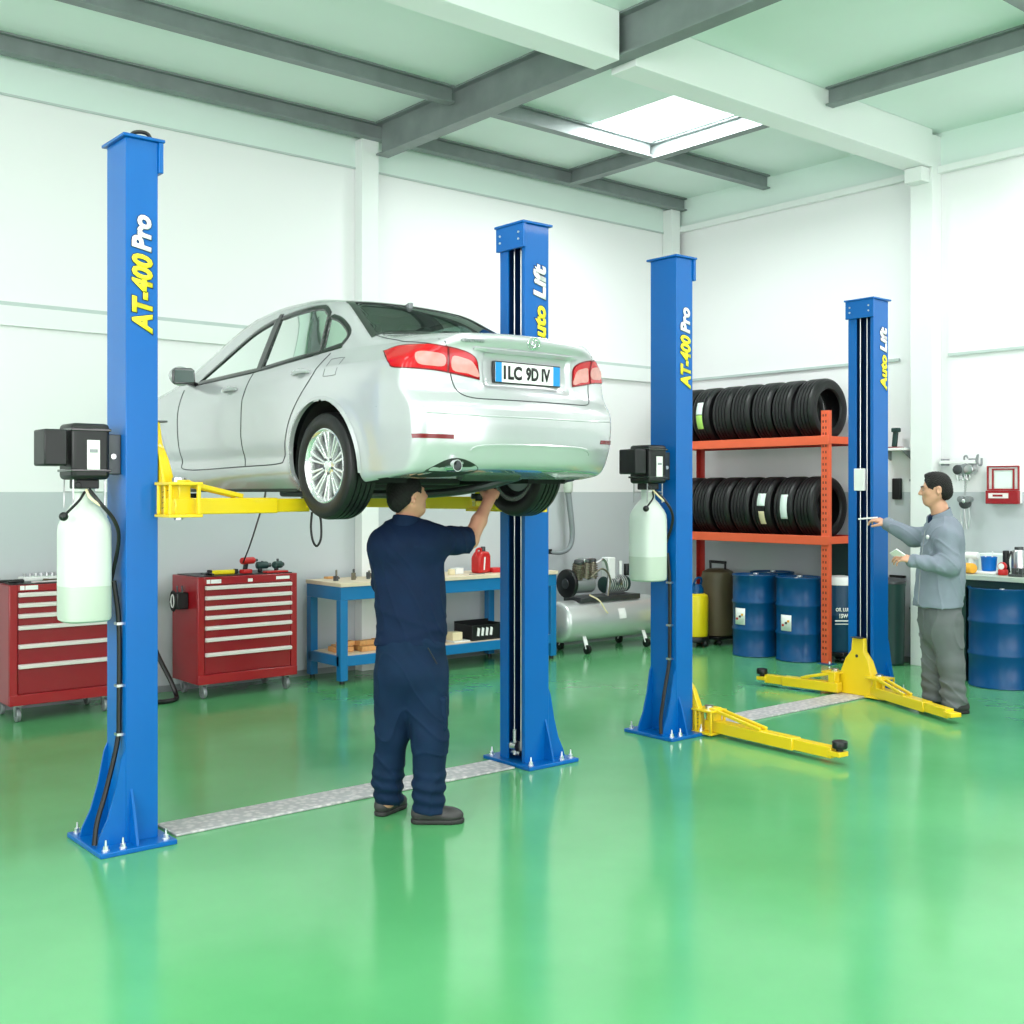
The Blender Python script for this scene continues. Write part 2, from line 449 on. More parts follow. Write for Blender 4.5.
beam(20, (5.76, 5.69), (UW-.17, 5.69), .24, .34, M['trim'], True)            # deep white main beam
beam(21, (U0, 5.69), (5.60, 5.69), .24, .34, M['trim'], True)
beam(22, (8.06, 3.6), (UW-.08, 3.6), .09, .14, M['beam'])
beam(23, (5.76, 3.6), (7.94, 3.6), .09, .14, M['beam'])
struct(G().box(UW-.30, UW-.161, 5.60, 5.78, 4.42, 4.555), 'trim_24', M['trim'], bevel=.01)
# painted skirting on the green side
struct(G().box(U0, UW-.02, VW-.012, VW-.001, 0, .05), 'baseboard_left', M['grey'])
struct(G().box(UW-.012, UW-.001, V0, VW-.02, 0, .05), 'baseboard_right', M['grey'])

# ------------------------------------------------------------------ light sources: LED battens, doors and side window are added out of view
M['led'] = mat('lit LED diffuser', (1,1,1), .5, emit=(1,1,1), estr=6)
def area(name, loc, rot, sx, sy, power, col=(1,1,1)):
    l = bpy.data.lights.new(name, 'AREA'); l.shape = 'RECTANGLE'; l.size = sx; l.size_y = sy; l.energy = power; l.color = col
    o = bpy.data.objects.new(name, l); COL.objects.link(o); o.location = loc; o.rotation_euler = rot; return o
area('door_daylight', (-1.4, V0+.05, 2.0), (PI/2, 0, 0), 4.2, 4.0, 420, (1, .935, .97))  # area lights in the added door openings, brightening the hall
area('door_daylight', (4.0, V0+.05, 2.0), (PI/2, 0, 0), 4.2, 4.0, 420, (1, .935, .97))
LED = [(u, v) for v in (-3.6, -.6, 2.2, 4.4, 5.72) for u in (-2.6, .4, 3.4)] + [(6.8, -.6), (6.8, 2.0), (8.7, 2.6), (8.7, .2), (6.4, 3.2), (9.0, 3.9)]  # added lamps, placed where the view misses them
proto = None
for i, (u, v) in enumerate(LED):
    if proto is None:
        proto = thing('ceiling_lamp', 'long white LED batten lamp under the roof', 'lamp', (u, v, 4.62), 0, 'LED batten lamps above the service bays')
        G().box(-.62, .62, -.11, .11, .03, .09).build('housing', M['white'], proto, bevel=.008)
        G().box(-.60, .60, -.09, .09, .012, .029).build('diffuser', M['led'], proto)
        G().cyl((-.4,0,.09), (-.4,0,.27), .008).build('hanger', M['steel'], proto); G().cyl((.4,0,.09), (.4,0,.27), .008).build('hanger', M['steel'], proto)
        o = proto
    else:
        o = copy_tree(proto); o.location = (u, v, 4.62)
    area('lamp_light', (u, v, 4.62), (0, 0, 0), 1.2, .25, (40 if u > 6 else 18) if v < 4 else (28 if v < 5 and u < 6 else 30), (1, .905, .95))
for s in SKY:
    area('skylight_light', ((s[0]+s[1])/2, (s[2]+s[3])/2, CZ+.01), (0,0,0), s[1]-s[0], s[3]-s[2], 150 if s[0] > 7 else 90, (.95,1,.99))  # only the roof light in view is real; the others are added
area('window_daylight', (U0+.05, 2.0, 2.6), (0, -PI/2, 0), 2.6, 7.0, 520, (1, .935, .97))  # unseen daylight source added to light the right wall
struct(G().box(U0+.002, U0+.02, -1.5, 5.5, 1.3, 3.9), 'window_4', M['sky_pane'])  # glowing window band added behind the camera to brighten the bay
for k in range(6): struct(G().box(U0+.021, U0+.04, -1.53+1.4*k, -1.47+1.4*k, 1.3, 3.9), 'trim_%d' % (30+k), M['trim'])  # mullions of the added window
w = bpy.data.worlds.new('sky'); w.use_nodes = True; SC.world = w
w.node_tree.nodes['Background'].inputs[0].default_value = (.92, .96, 1, 1); w.node_tree.nodes['Background'].inputs[1].default_value = 1.0
# ------------------------------------------------------------------ lettering fitted to a length and height
def fit_text(name, s, L, H, m, parent, org, ex, ey, ez, extrude=.0015, bold=.045, shear=.22, outline=None, spacing=1.):
    """text centred at org; ex: reading direction, ey: up of the letters, ez: out of the surface"""
    def one(nm, off, mm, lift):
        o = text(nm, s, 1., mm, parent, Matrix.Identity(4), .0, off, shear, spacing)
        vs = np.array([v.co[:] for v in o.data.vertices]); return o, vs, lift
    o, vs, _ = one(name, bold, m, 0)
    a, b = vs.min(0), vs.max(0); c = (a+b)/2; kx, ky = L/(b[0]-a[0]), H/(b[1]-a[1])
    R = Matrix([[ex[i], ey[i], ez[i], 0] for i in range(3)]+[[0,0,0,1]])
    T = Matrix.Translation(org) @ R
    def place(o, lift, th):
        me = o.data
        me.transform(T @ Matrix.Translation((0,0,lift)) @ Matrix.Diagonal((kx, ky, 1, 1)) @ Matrix.Translation((-c[0], -c[1], 0)))
        md = o.modifiers.new('thick', 'SOLIDIFY'); md.thickness = th; md.offset = 0
    place(o, extrude*2.2, extrude)
    if outline:
        p = text(name+'_outline', s, 1., outline, parent, Matrix.Identity(4), .0, bold+.03, shear, spacing); place(p, extrude*.9, extrude)
    return o

def arc_pts(pts, n=8):
    """smooth curve through points (Catmull-Rom)"""
    P = [Vector(p) for p in pts]; P = [P[0]*2-P[1]]+P+[P[-1]*2-P[-2]]; out = []
    for i in range(1, len(P)-2):
        for k in range(n):
            t = k/n; a, b, c, d = P[i-1], P[i], P[i+1], P[i+2]
            out.append(.5*((2*b)+(c-a)*t+(2*a-5*b+4*c-d)*t*t+(3*b-a-3*c+d)*t**3))
    out.append(P[-2]); return out

def lift_arm(root, s, piv, tip, z0, wcol, name='arm', brace=True, pad_h=.035):
    """piv, tip in post-local xy; telescoping box arm with a brace and a rubber pad"""
    a = Vector((piv[0], piv[1], z0+.035)); b = Vector((tip[0], tip[1], z0+.035)); d = (b-a).normalized(); L = (b-a).length
    m = a+d*L*.68
    g = G(); g.bar(a-d*.05, m, .085, .075)
    n = Vector((0,0,1)).cross(d)
    g.bar(a+n*.03+Vector((0,0,.11)), a+n*.03+d*L*.42+Vector((0,0,.045)), .02, .022)
    g.bar(a-n*.03+Vector((0,0,.11)), a-n*.03+d*L*.42+Vector((0,0,.045)), .02, .022)
    g.bar(a+Vector((0,0,.03)), a+Vector((0,0,.12)), .08, .06, up=tuple(d))
    arm = g.build(name, M['yellow'], root, bevel=.005)
    g = G(); g.bar(m-d*.06, b-d*.04, .065, .066); g.bar(b-d*.06, b+d*.03, .085, .03)
    g.build('arm_extension', M['yellow'], arm, bevel=.004)
    if pad_h <= 0: return arm
    g = G(); g.cyl(b+Vector((0,0,.01)), b+Vector((0,0,.02+pad_h*.4)), .022)
    g.rcyl(b+Vector((0,0,.012+pad_h*.4)), b+Vector((0,0,.025+pad_h*.4+pad_h*.6)), .045, .006)
    g.build('rubber_pad', M['black'], arm)
    return arm

def lift_post(u, s, w, H, label, texts, near, far, zc, group=None, power=False, vd=.23):
    """s=+1: open side faces +x (room right). zc: height of the carriage"""
    V0_ = 5.08+.12
    root = thing('vehicle_lift_post', label, 'vehicle lift', (u, V0_, 0), 0, group)
    X = lambda x: x*s
    def bx(g, x0, x1, y0, y1, z0, z1): return g.box(min(X(x0),X(x1)), max(X(x0),X(x1)), y0, y1, z0, z1)
    o_, i_ = -w/2, w/2; t = .012; f, b = -.12, -.12+vd
    g = G()
    pf_ = [(o_,f),(i_,f),(i_,f+.030),(i_-t,f+.030),(i_-t,f+t),(o_+t,f+t),(o_+t,b-t),(i_-t,b-t),(i_-t,b-.075),(i_,b-.075),(i_,b),(o_,b)]
    g.prism([(X(p[0]), p[1]) for p in pf_], 'z', .02, H)
    g.build('column', M['blue'], root, bevel=.003)
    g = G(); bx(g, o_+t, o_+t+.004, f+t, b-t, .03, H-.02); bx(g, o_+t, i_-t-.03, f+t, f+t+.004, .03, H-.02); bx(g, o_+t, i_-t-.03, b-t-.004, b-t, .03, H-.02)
    g.build('inner_liner', M['blue_in'], root)  # dark sheets paint the shade inside the column channel
    g = G(); bx(g, o_-.018, i_+.028, f-.018, b+.022, H, H+.014)
    bx(g, i_, i_+.022, f-.012, b+.012, H-.14, H)
    cap = g.build('top_cap', M['blue'], root, bevel=.003)
    g = G()
    for yy in (f+.03, b-.03):
        for zz in (H-.05, H-.09): g.cyl((X(i_+.022), yy, zz), (X(i_+.028), yy, zz), .007, n=8)
    g.build('cap_bolt', M['bolt'], cap)
    g = G(); bx(g, o_-.15, i_+.05, f-.10, b+.10, .0, .022); g.build('base_plate', M['blue'], root, bevel=.004)
    for sg in (f+.003, b-.015):
        g = G(); pr = [(0,.022),(-.13,.022),(-.12,.06),(-.08,.14),(-.045,.26),(-.018,.40),(0,.44)]
        n = len(pr)
        vs = [(X(o_+p[0]), sg, p[1]) for p in pr]+[(X(o_+p[0]), sg+.012, p[1]) for p in pr]
        g.add(vs, [tuple(range(n)), tuple(range(n, 2*n))[::-1]]+[(i, n+i, n+(i+1) % n, (i+1) % n) for i in range(n)])
        g.build('gusset', M['blue'], root)
    g = G(); vs = [(X(o_+.02), f, .022), (X(o_+.02), f, .26), (X(o_+.02), f-.03, .18), (X(o_+.02), f-.075, .022)]
    vs += [(p[0]+X(.012), p[1], p[2]) for p in vs]
    g.add(vs, [(0,1,2,3),(7,6,5,4)]+[(i, 4+i, 4+(i+1) % 4, (i+1) % 4) for i in range(4)]); g.build('gusset', M['blue'], root)
    for (x, y) in ((o_-.115, f-.065), (i_+.01, f-.065), (o_-.115, b+.065), (i_+.01, b+.065), (o_-.04, f-.07)):
        g = G(); g.cyl((X(x), y, .022), (X(x), y, .028), .017); g.cyl((X(x), y, .028), (X(x), y, .044), .012, n=6); g.cyl((X(x), y, .04), (X(x), y, .07), .006, .004, n=8)
        g.build('anchor_bolt', M['bolt'], root)
    yc = (f+b)/2
    for k, yy in enumerate((yc-.028, yc+.032)):
        G().cyl((X(i_-.045), yy, .06), (X(i_-.045), yy, H-.02), .0045, n=6).build('lift_cable', M['steel'], root)
    g = G(); g.cyl((X(i_-.03), yc-.02, .10), (X(i_-.03), yc+.03, .10), .03, n=16); g.cyl((X(i_-.02), yc, .05), (X(i_-.02), yc, .2), .012); g.cyl((X(i_-.03), yc-.04, .06), (X(i_-.03), yc+.04, .06), .014)
    g.build('pulley', M['steel'], root)
    # carriage: bell shaped plate, wider below, with two yokes
    g = G(); bell = [(-.175,0),(.175,0),(.175,.13),(.12,.27),(.065,.34),(.062,.44),(-.062,.44),(-.065,.34),(-.12,.27),(-.175,.13)]
    n = len(bell); th = lambda z: .085-.055*z/.44
    vs = [(X(i_+.006), yc+p[0], zc+p[1]) for p in bell]+[(X(i_+.006+th(p[1])), yc+p[0]*.86, zc+p[1]) for p in bell]
    g.add(vs, [tuple(range(n)), tuple(range(n, 2*n))[::-1]]+[(i, n+i, n+(i+1) % n, (i+1) % n) for i in range(n)])
    car = g.build('carriage', M['yellow'], root, bevel=.006)
    g = G(); bx(g, i_+.015, i_+.075, yc-.045, yc+.045, zc+.44, zc+.448); g.cyl((X(i_+.045), yc, zc+.30), (X(i_+.056), yc, zc+.30), .012)
    g.build('carriage_cap', M['dark_steel'], car)
    for sg in (-1, 1):
        y0, y1 = (yc-.29, yc-.12) if sg < 0 else (yc+.12, yc+.27)
        g = G(); bx(g, i_-.02, i_+.14, y0, y1, zc, zc+.014); bx(g, i_-.02, i_+.14, y0, y1, zc+.146, zc+.16)
        bx(g, i_-.02, i_-.008, y0, y0+.015, zc+.014, zc+.146) if sg < 0 else bx(g, i_-.01, i_+.0, y1-.015, y1, zc+.014, zc+.146)
        if sg < 0: bx(g, i_-.02, i_-.008, f-.045, f-.03, zc+.014, zc+.146); bx(g, i_+.115, i_+.13, y0, y0+.02, zc+.014, zc+.146)
        yk = g.build('yoke', M['yellow'], car, bevel=.003)
        g = G(); ym = (y0+y1)/2; g.cyl((X(i_+.06), ym, zc-.012), (X(i_+.06), ym, zc+.175), .02); g.cyl((X(i_+.06), ym, zc+.16), (X(i_+.06), ym, zc+.18), .03)
        g.build('pivot_pin', M['steel'], yk)
        g = G(); g.cyl((X(i_+.02), ym-.05*sg, zc+.02), (X(i_+.02), ym-.05*sg, zc+.14), .008); g.tube([(X(i_+.02)+.014*math.cos(a*.9), ym-.05*sg+.014*math.sin(a*.9), zc+.03+a*.0035) for a in range(28)], .003, 5)
        g.build('spring', M['dark_steel'], yk)
    for (p, q, on) in ((near[0], near[1], 1), (far[0], far[1], 1)):
        lift_arm(root, s, (p[0]-u, p[1]-V0_), (q[0]-u, q[1]-V0_), zc+.015, None, pad_h=near[2] if p is near[0] else far[2])
    for (st, z, L, H_, m, xo) in texts:
        fit_text('lettering', st, L, H_, m, root, Vector((xo, f-.0005, z)), (0,0,1), (-1,0,0), (0,-1,0), outline=M['dark_text'])
    if power: power_unit(root, X, o_, yc, f, b)
    return root

def power_unit(root, X, o_, yc, f, b):
    cx = o_-.145; P = thing_part('power_unit', root)
    g = G(); g.box(min(X(cx-.085),X(cx+.085)), max(X(cx-.085),X(cx+.085)), yc-.09, yc+.09, 1.655, 1.905); mo = g.build('motor_cover', M['black'], root, bevel=.02, seg=3)
    g = G(); 
    for z in (1.69, 1.87): g.box(min(X(cx-.089),X(cx+.089)), max(X(cx-.089),X(cx+.089)), yc-.094, yc+.094, z, z+.012)
    g.build('cover_rib', M['black_gloss'], mo, bevel=.003)
    G().box(X(cx)-.02, X(cx)+.035, yc-.096, yc-.0905, 1.70, 1.83).build('rating_label', M['label'], mo)
    G().box(X(cx)-.01, X(cx)+.025, yc-.0985, yc-.0965, 1.775, 1.79).build('label_print', M['grey'], mo)
    G().box(min(X(cx-.20),X(cx-.10)), max(X(cx-.20),X(cx-.10)), yc-.08, yc+.07, 1.715, 1.875).build('control_box', M['black'], root, bevel=.008)
    g = G(); g.box(min(X(cx+.085),X(o_)), max(X(cx+.085),X(o_)), yc-.06, yc+.06, 1.68, 1.86); g.build('mounting_bracket', M['dark_steel'], root, bevel=.004)
    g = G(); g.cyl((X(cx+.105), yc-.075, 1.76), (X(cx+.105), yc-.06, 1.76), .012); g.build('push_button', M['bolt'], root)
    g = G(); g.box(X(cx)-.05, X(cx)+.05, yc-.05, yc+.05, 1.615, 1.656); g.cyl((X(cx-.05), yc-.05, 1.63), (X(cx-.05), yc-.07, 1.63), .015); g.build('pump_block', M['black'], root, bevel=.005)
    g = G(); z0 = 1.56
    for dx, dy in ((-.07,-.06),(.07,-.06),(-.07,.06),(.07,.06)): g.cyl((X(cx)+dx, yc+dy, 1.53), (X(cx)+dx, yc+dy, 1.655), .004, n=6)
    g.tube([(X(cx)-.07,yc-.06,1.60),(X(cx)+.07,yc-.06,1.60),(X(cx)+.07,yc+.06,1.60),(X(cx)-.07,yc+.06,1.60)], .003, 5, True); g.build('wire_frame', M['steel'], root)
    # bottle: rounded square lathe with neck
    def bottle(prof, m, nm):
        g = G(); n = 32; vs = []; 
        for r, z in prof:
            for k in range(n):
                t = 2*PI*k/n; c, s_ = math.cos(t), math.sin(t); q = (abs(c)**4+abs(s_)**4)**(-1/4.)
                e = min(1, r/.108); rr = r*(1*(1-e*.8)+q*e*.8) if r > .06 else r
                vs.append((X(cx)+rr*c*.98, yc+rr*s_*.98, z))
        fs = []
        for i in range(len(prof)-1):
            for k in range(n):
                l = (k+1) % n; fs.append((i*n+k, i*n+l, (i+1)*n+l, (i+1)*n+k))
        fs.append(tuple(range(n))[::-1]); fs.append(tuple((len(prof)-1)*n+k for k in range(n)))
        g.add(vs, fs); return g.build(nm, m, root)
    bottle([(.095,1.02),(.106,1.028),(.109,1.045),(.109,1.18)], M['tank_oil'], 'oil_in_reservoir')
    bottle([(.109,1.1805),(.109,1.42),(.106,1.45),(.095,1.48),(.065,1.53),(.05,1.55),(.046,1.56),(.046,1.62)], M['tank_plastic'], 'reservoir')
    g = G(); g.tube(arc_pts([(X(cx-.02),yc-.06,1.60),(X(cx-.06),yc-.10,1.56),(X(cx-.12),yc-.10,1.50)]), .006); g.ball((X(cx-.125),yc-.10,1.493), .02)
    g.build('release_lever', M['black'], root)
    G().tube(arc_pts([(X(cx),yc-.06,1.61),(X(cx+.03),yc-.115,1.55),(X(cx+.09),yc-.125,1.47),(X(cx+.118),yc-.1,1.38),(X(cx+.115),yc-.02,1.2)]), .009).build('hydraulic_hose', M['black'], root)
    G().tube(arc_pts([(X(cx-.01),yc-.055,1.61),(X(cx-.01),yc-.10,1.575),(X(cx+.03),yc-.115,1.54)]), .006).build('return_hose', M['cream'], root)
    yq = f+.045
    pts = [(X(cx+.108),yq,1.2),(X(o_-.014),yq,1.0),(X(o_-.014),yq,.62),(X(o_-.02),yq-.0,.48),(X(o_-.07),yq,.27),(X(o_-.12),yq-.02,.13),(X(o_-.14),yq-.04,.035)]
    G().tube(arc_pts(pts), .012).build('power_cable', M['black'], root)
    for z in (1.0, .72, .5): G().box(min(X(o_-.03),X(o_)), max(X(o_-.03),X(o_)), yq-.018, yq+.018, z, z+.012).build('cable_clip', M['steel'], root)
def thing_part(*a): return None

AT = lambda z1, z2, l1, l2, h, xo: [('AT-400', z1, l1, h, M['yellow_text'], xo), ('Pro', z2, l2, h*.93, M['white_text'], xo-.003)]
AL = lambda z1, z2, l1, l2, h, xo: [('Auto', z1, l1, h, M['yellow_text'], xo), ('Lift', z2, l2, h*1.05, M['white_text'], xo-.003)]
p1 = lift_post(2.047, 1, .150, 3.20, 'blue two-post lift column with white reservoir, left front of raised silver car', AT(2.50,2.775,.36,.165,.098,.0),
          ((2.19,4.99),(2.93,5.085),.032), ((2.19,5.38),(2.93,6.55),.032), 1.485, power=True)
lift_post(4.424, -1, .185, 3.165, 'blue Auto Lift column standing behind the raised car and the man in navy', AL(2.55,2.835,.29,.205,.092,.022),
          ((4.27,5.02),(4.03,5.13),.032), ((4.27,5.40),(4.03,6.33),.032), 1.485)
lift_post(5.712, 1, .160, 3.14, 'blue lift column with small white reservoir, between air compressor and tyre rack', AT(2.456,2.73,.353,.17,.10,.008),
          ((5.87,4.96),(5.80,3.95),.05), ((5.87,5.38),(6.42,5.82),.05), .012, power=True)
p4 = lift_post(8.012, -1, .205, 3.11, 'blue lift column with lowered yellow carriage in front of man in grey', AL(2.54,2.80,.28,.20,.09,.035),
          ((7.82,4.98),(7.42,4.14),0), ((7.76,5.34),(7.68,5.98),.05), .012)
G().box(-.1025-.012, -.1025+.01, -.045, .05, 1.61, 1.785).build('limit_switch_box', M['label'], p4, bevel=.004)
G().tube(arc_pts([(-.02,.0,3.21),(.0,-.02,3.255),(.06,-.03,3.26),(.085,-.03,3.215)]), .009).build('cap_hose', M['black'], p1)
for (a, b, lb) in ((2.21, 4.26, 'long tread plate on floor beneath the raised car and the mechanic in navy'), (5.86, 7.83, 'tread plate on floor between the lowered yellow lift arms')):
    g = G(); g.box(a, b, 5.085, 5.315, .001, .012); o = g.build('floor_cover_plate', M['tread'], bevel=.003); tag(o, lb, 'floor plate')
# ------------------------------------------------------------------ the silver saloon on the lift
KS = .78                                   # compact scale of the body on this lift
CARU, CARV, CARZ = 4.465*KS, 5.06*KS, 1.6-.17*KS      # car centre line, rear face, height of its ground plane
def smooth_table(pts, sig, lo, hi, n=1200):
    xs = np.linspace(lo, hi, n); ys = np.interp(xs, *zip(*pts)); w = int(sig/(xs[1]-xs[0])*3)
    k = np.exp(-.5*(np.arange(-w, w+1)*(xs[1]-xs[0])/sig)**2); k /= k.sum()
    return xs, np.convolve(np.pad(ys, w, mode='edge'), k, 'valid')
TT = smooth_table([(-1,1.08),(.05,1.085),(.14,1.10),(.35,1.118),(.70,1.135),(.84,1.165),(1.32,1.415),(1.45,1.455),(1.75,1.498),(2.2,1.505),(2.5,1.475),(2.75,1.385),(3.42,1.035),(3.6,.99),(4.2,.90),(4.5,.82),(4.68,.68),(4.9,.5)], .06, -1, 5.8)
WZ = smooth_table([(-1,.70),(.14,.74),(.20,.80),(.27,.855),(.40,.872),(.55,.886),(.72,.89),(.80,.886),(.90,.866),(.965,.838),(1.0,.82),(1.42,.575),(1.6,.47)], .022, -.2, 1.8)
PD = smooth_table([(-1,.40),(-.1,.25),(.05,.155),(.2,.085),(.45,.03),(.8,.006),(1.2,0),(3.2,0),(3.9,.03),(4.3,.09),(4.6,.24),(4.9,.45)], .05, -1, 5.8)
GD = smooth_table([(-1,.16),(.5,.10),(1.0,.05),(1.6,.0),(2.4,0),(3.2,.03),(5,.03)], .1, -1, 5.8)
RZ = smooth_table([(-1,.30),(.18,.24),(.26,.12),(.34,.055),(.44,.015),(.56,0),(.66,.008),(.705,.045),(.74,.075),(.80,.095),(.92,.105),(1.00,.09),(1.05,.06),(1.09,.05),(1.13,.09),(1.6,.5)], .016, -.2, 1.8)
BZ = smooth_table([(-1,.5),(-.1,.36),(.10,.30),(.30,.27),(.7,.22),(1.0,.17),(4.2,.17),(4.6,.22),(5,.3)], .05, -1, 5.8)
def tb(T, x): return np.interp(x, *T)
def smax(a, b, k):
    h = np.clip(.5-.5*(b-a)/k, 0, 1)      # h->1 when a larger
    return b*(1-h)+a*h+k*h*(1-h)
def arch_bulge(y, z):
    r = 0
    for cy in (1.05, 3.75):
        d = np.sqrt((y-cy)**2+(z-.33)**2); r = r+.016*np.exp(-((d-.40)/.05)**2)*(z > .15)
    return r
def F(P):
    x, y, z = P[...,0], P[...,1], P[...,2]; ax = np.abs(x)
    crown = .06*(ax/.8)**2
    top = z-(tb(TT, y)-crown*np.clip((z-.6)*2, .4, 1))
    gz = np.clip((z-.93)/.12, 0, 1)
    # crisp shoulder line and a soft lower door crease
    W = tb(WZ, z)-tb(PD, y)-tb(GD, y)*gz+arch_bulge(y, z)-.012*np.exp(-((z-.40)/.05)**2)*((y > 1.5) & (y < 3.4))
    side = ax-W
    rear = tb(RZ, z)+.20*(ax/.85)**2.6-y
    # recess of the number plate between the lamps
    rec = .035/(1+np.exp((ax-.34)/.012))/(1+np.exp(-(z-.775)/.008))/(1+np.exp((z-.985)/.008))
    rear = rear+rec
    nose = y-(4.72-.5*np.clip(ax/.85, 0, 2)**3-.6*np.clip(z-.55, 0, 1)**2-.3*np.clip(.35-z, 0, 1))
    bot = tb(BZ, y)-z
    f = smax(side, top*.92, .085)
    # rounder trunk edge
    f = smax(f, rear*.97, .05); f = smax(f, nose, .12); f = smax(f, bot, .03)
    return f
def grad(P):
    e = 1e-3; g = np.zeros_like(P)
    for i in range(3):
        d = np.zeros(3); d[i] = e; g[..., i] = F(P+d)-F(P-d)
    return g/np.linalg.norm(g, axis=-1, keepdims=True)
def march(A, B, n=40):
    """A outside, B inside -> surface point"""
    a = A.copy(); b = B.copy()
    # coarse walk to the first crossing from outside
    N = 60; t0 = np.zeros(len(A)); done = np.zeros(len(A), bool); t1 = np.ones(len(A))
    for k in range(1, N+1):
        t = k/N; v = F(A+(B-A)*t); hit = (v < 0) & ~done; t1[hit] = t; t0[hit] = t-1/N; done |= hit
    for _ in range(22):
        tm = (t0+t1)/2; v = F(A+(B-A)*tm[:,None]); t1 = np.where(v < 0, tm, t1); t0 = np.where(v < 0, t0, tm)
    return A+(B-A)*t1[:,None]
def car_world(P): return (P*KS).tolist() if isinstance(P, np.ndarray) else [tuple(np.array(p)*KS) for p in P]

def in_poly(x, y, poly):
    r = np.zeros(np.shape(x), bool); n = len(poly)
    for i in range(n):
        x0, y0 = poly[i]; x1, y1 = poly[(i+1) % n]
        c = ((y0 > y) != (y1 > y)); xi = (x1-x0)*(y-y0)/(y1-y0+1e-12)+x0; r ^= c & (x < xi)
    return r
def spline2(pts, n=6, closed=True, sharp=()):
    m = len(pts); out = []
    P = [np.array(p, float) for p in pts]
    for i in range(m if closed else m-1):
        a, b, c, d = P[(i-1) % m] if closed or i else P[0], P[i], P[(i+1) % m], P[(i+2) % m] if closed or i+2 < m else P[-1]
        if i in sharp: a = 2*b-c
        if (i+1) % m in sharp: d = 2*c-b
        for k in range(n):
            t = k/n; out.append(.5*((2*b)+(c-a)*t+(2*a-5*b+4*c-d)*t*t+(3*b-a-3*c+d)*t**3))
    if not closed: out.append(P[-1])
    return [tuple(p) for p in out]

# side window openings (y, z)
W_FRONT = spline2([(2.90,.975),(2.66,1.125),(2.36,1.305),(2.115,1.383),(2.01,1.00)], 6, True, (0,3,4))
W_REAR  = spline2([(1.93,1.003),(2.04,1.387),(1.80,1.405),(1.53,1.402),(1.40,1.345),(1.275,1.055)], 6, True, (0,1,4,5))
W_QUART = spline2([(1.245,1.06),(1.36,1.32),(1.22,1.27),(1.06,1.165),(1.07,1.09)], 6, True, (0,1,4))
LOWER = lambda W: [(y, z-.028*min(1, max(0, (z-1.05)/.3))) for y, z in W]
W_FRONT, W_REAR, W_QUART = LOWER(W_FRONT), LOWER(W_REAR), LOWER(W_QUART)
OUTER   = spline2([(3.03,.935),(2.70,1.145),(2.38,1.345),(2.08,1.425),(1.78,1.443),(1.48,1.43),(1.24,1.32),(1.015,1.18),(1.02,1.07),(1.25,1.03),(1.97,.975)], 6, True, (0,8))
RW = [(-.63,.84),(-.46,1.375),(.46,1.375),(.63,.84)]          # rear window (x, y)
FW = [(-.70,3.30),(-.50,2.56),(.50,2.56),(.70,3.30)]
WHEEL_R = .33
def car_body(root):
    bx = [(-1.15,1.15,60),(-.45,5.1,185),(-.1,1.75,64)]
    g1 = [np.linspace(a, b, n) for a, b, n in bx]
    inner_lo = np.array([-.42,.55,.48]); inner_hi = np.array([.42,4.0,.76])
    key = {}; V = []; Q = []
    def idx(i, j, k):
        t = (i, j, k)
        if t not in key: key[t] = len(V); V.append((g1[0][i], g1[1][j], g1[2][k]))
        return key[t]
    n0, n1, n2 = [b[2]-1 for b in bx]
    for i in range(n0):
        for j in range(n1):
            Q.append((idx(i,j,n2), idx(i+1,j,n2), idx(i+1,j+1,n2), idx(i,j+1,n2))); Q.append((idx(i,j,0), idx(i,j+1,0), idx(i+1,j+1,0), idx(i+1,j,0)))
        for k in range(n2):
            Q.append((idx(i,0,k), idx(i+1,0,k), idx(i+1,0,k+1), idx(i,0,k+1))); Q.append((idx(i,n1,k), idx(i,n1,k+1), idx(i+1,n1,k+1), idx(i+1,n1,k)))
    for j in range(n1):
        for k in range(n2):
            Q.append((idx(0,j,k), idx(0,j,k+1), idx(0,j+1,k+1), idx(0,j+1,k))); Q.append((idx(n0,j,k), idx(n0,j+1,k), idx(n0,j+1,k+1), idx(n0,j,k+1)))
    A = np.array(V); 
    u = (A-[0,2.3,.8])/[1.15,2.8,.93]
    # even out: inner target proportional to outer position
    B = np.clip(A*[.36,1,1], inner_lo, inner_hi)
    S = march(A, B); Q = np.array(Q); c = S[Q].mean(1)
    x, y, z = c.T; ax = np.abs(x)
    cut = np.zeros(len(Q), bool)
    for cy in (1.05, 3.75): cut |= (np.hypot(y-cy, z-.345) < .392) & (ax > .50) 
    nrm = grad(c)
    sidef = (np.abs(nrm[:,0]) > .5)
    for W in (W_FRONT, W_REAR, W_QUART): cut |= in_poly(y, z, W) & (ax > .4) & (z > .9)
    cut |= in_poly(x, y, RW) & (nrm[:,2] > .2) & (z > 1); cut |= in_poly(x, y, FW) & (nrm[:,2] > .2) & (z > .9)
    cut |= (z < .5) & (nrm[:,2] < -.9) & (y > .45) & (y < 4.3)        # open underside, closed by the floor pan
    Q = Q[~cut]
    me = bpy.data.meshes.new('body'); me.from_pydata((S*KS).tolist(), [], Q.tolist()); me.materials.append(M['silver_paint'])
    import bmesh; b = bmesh.new(); b.from_mesh(me)
    bmesh.ops.delete(b, geom=[v for v in b.verts if not v.link_faces], context='VERTS'); bmesh.ops.recalc_face_normals(b, faces=b.faces); b.to_mesh(me); b.free()
    # make sure normals look outward
    me.update(); s = 0
    for p in list(me.polygons)[::500]:
        s += np.dot(np.array(p.normal), grad(np.array(p.center)/KS))
    if s < 0: me.flip_normals()
    nn = np.array([v.co[:] for v in me.vertices])/KS; gn = grad(nn)
    finish(me, 180)
    me.normals_split_custom_set_from_vertices(gn.tolist())
    o = bpy.data.objects.new('body', me); COL.objects.link(o); o.parent = root
    return o
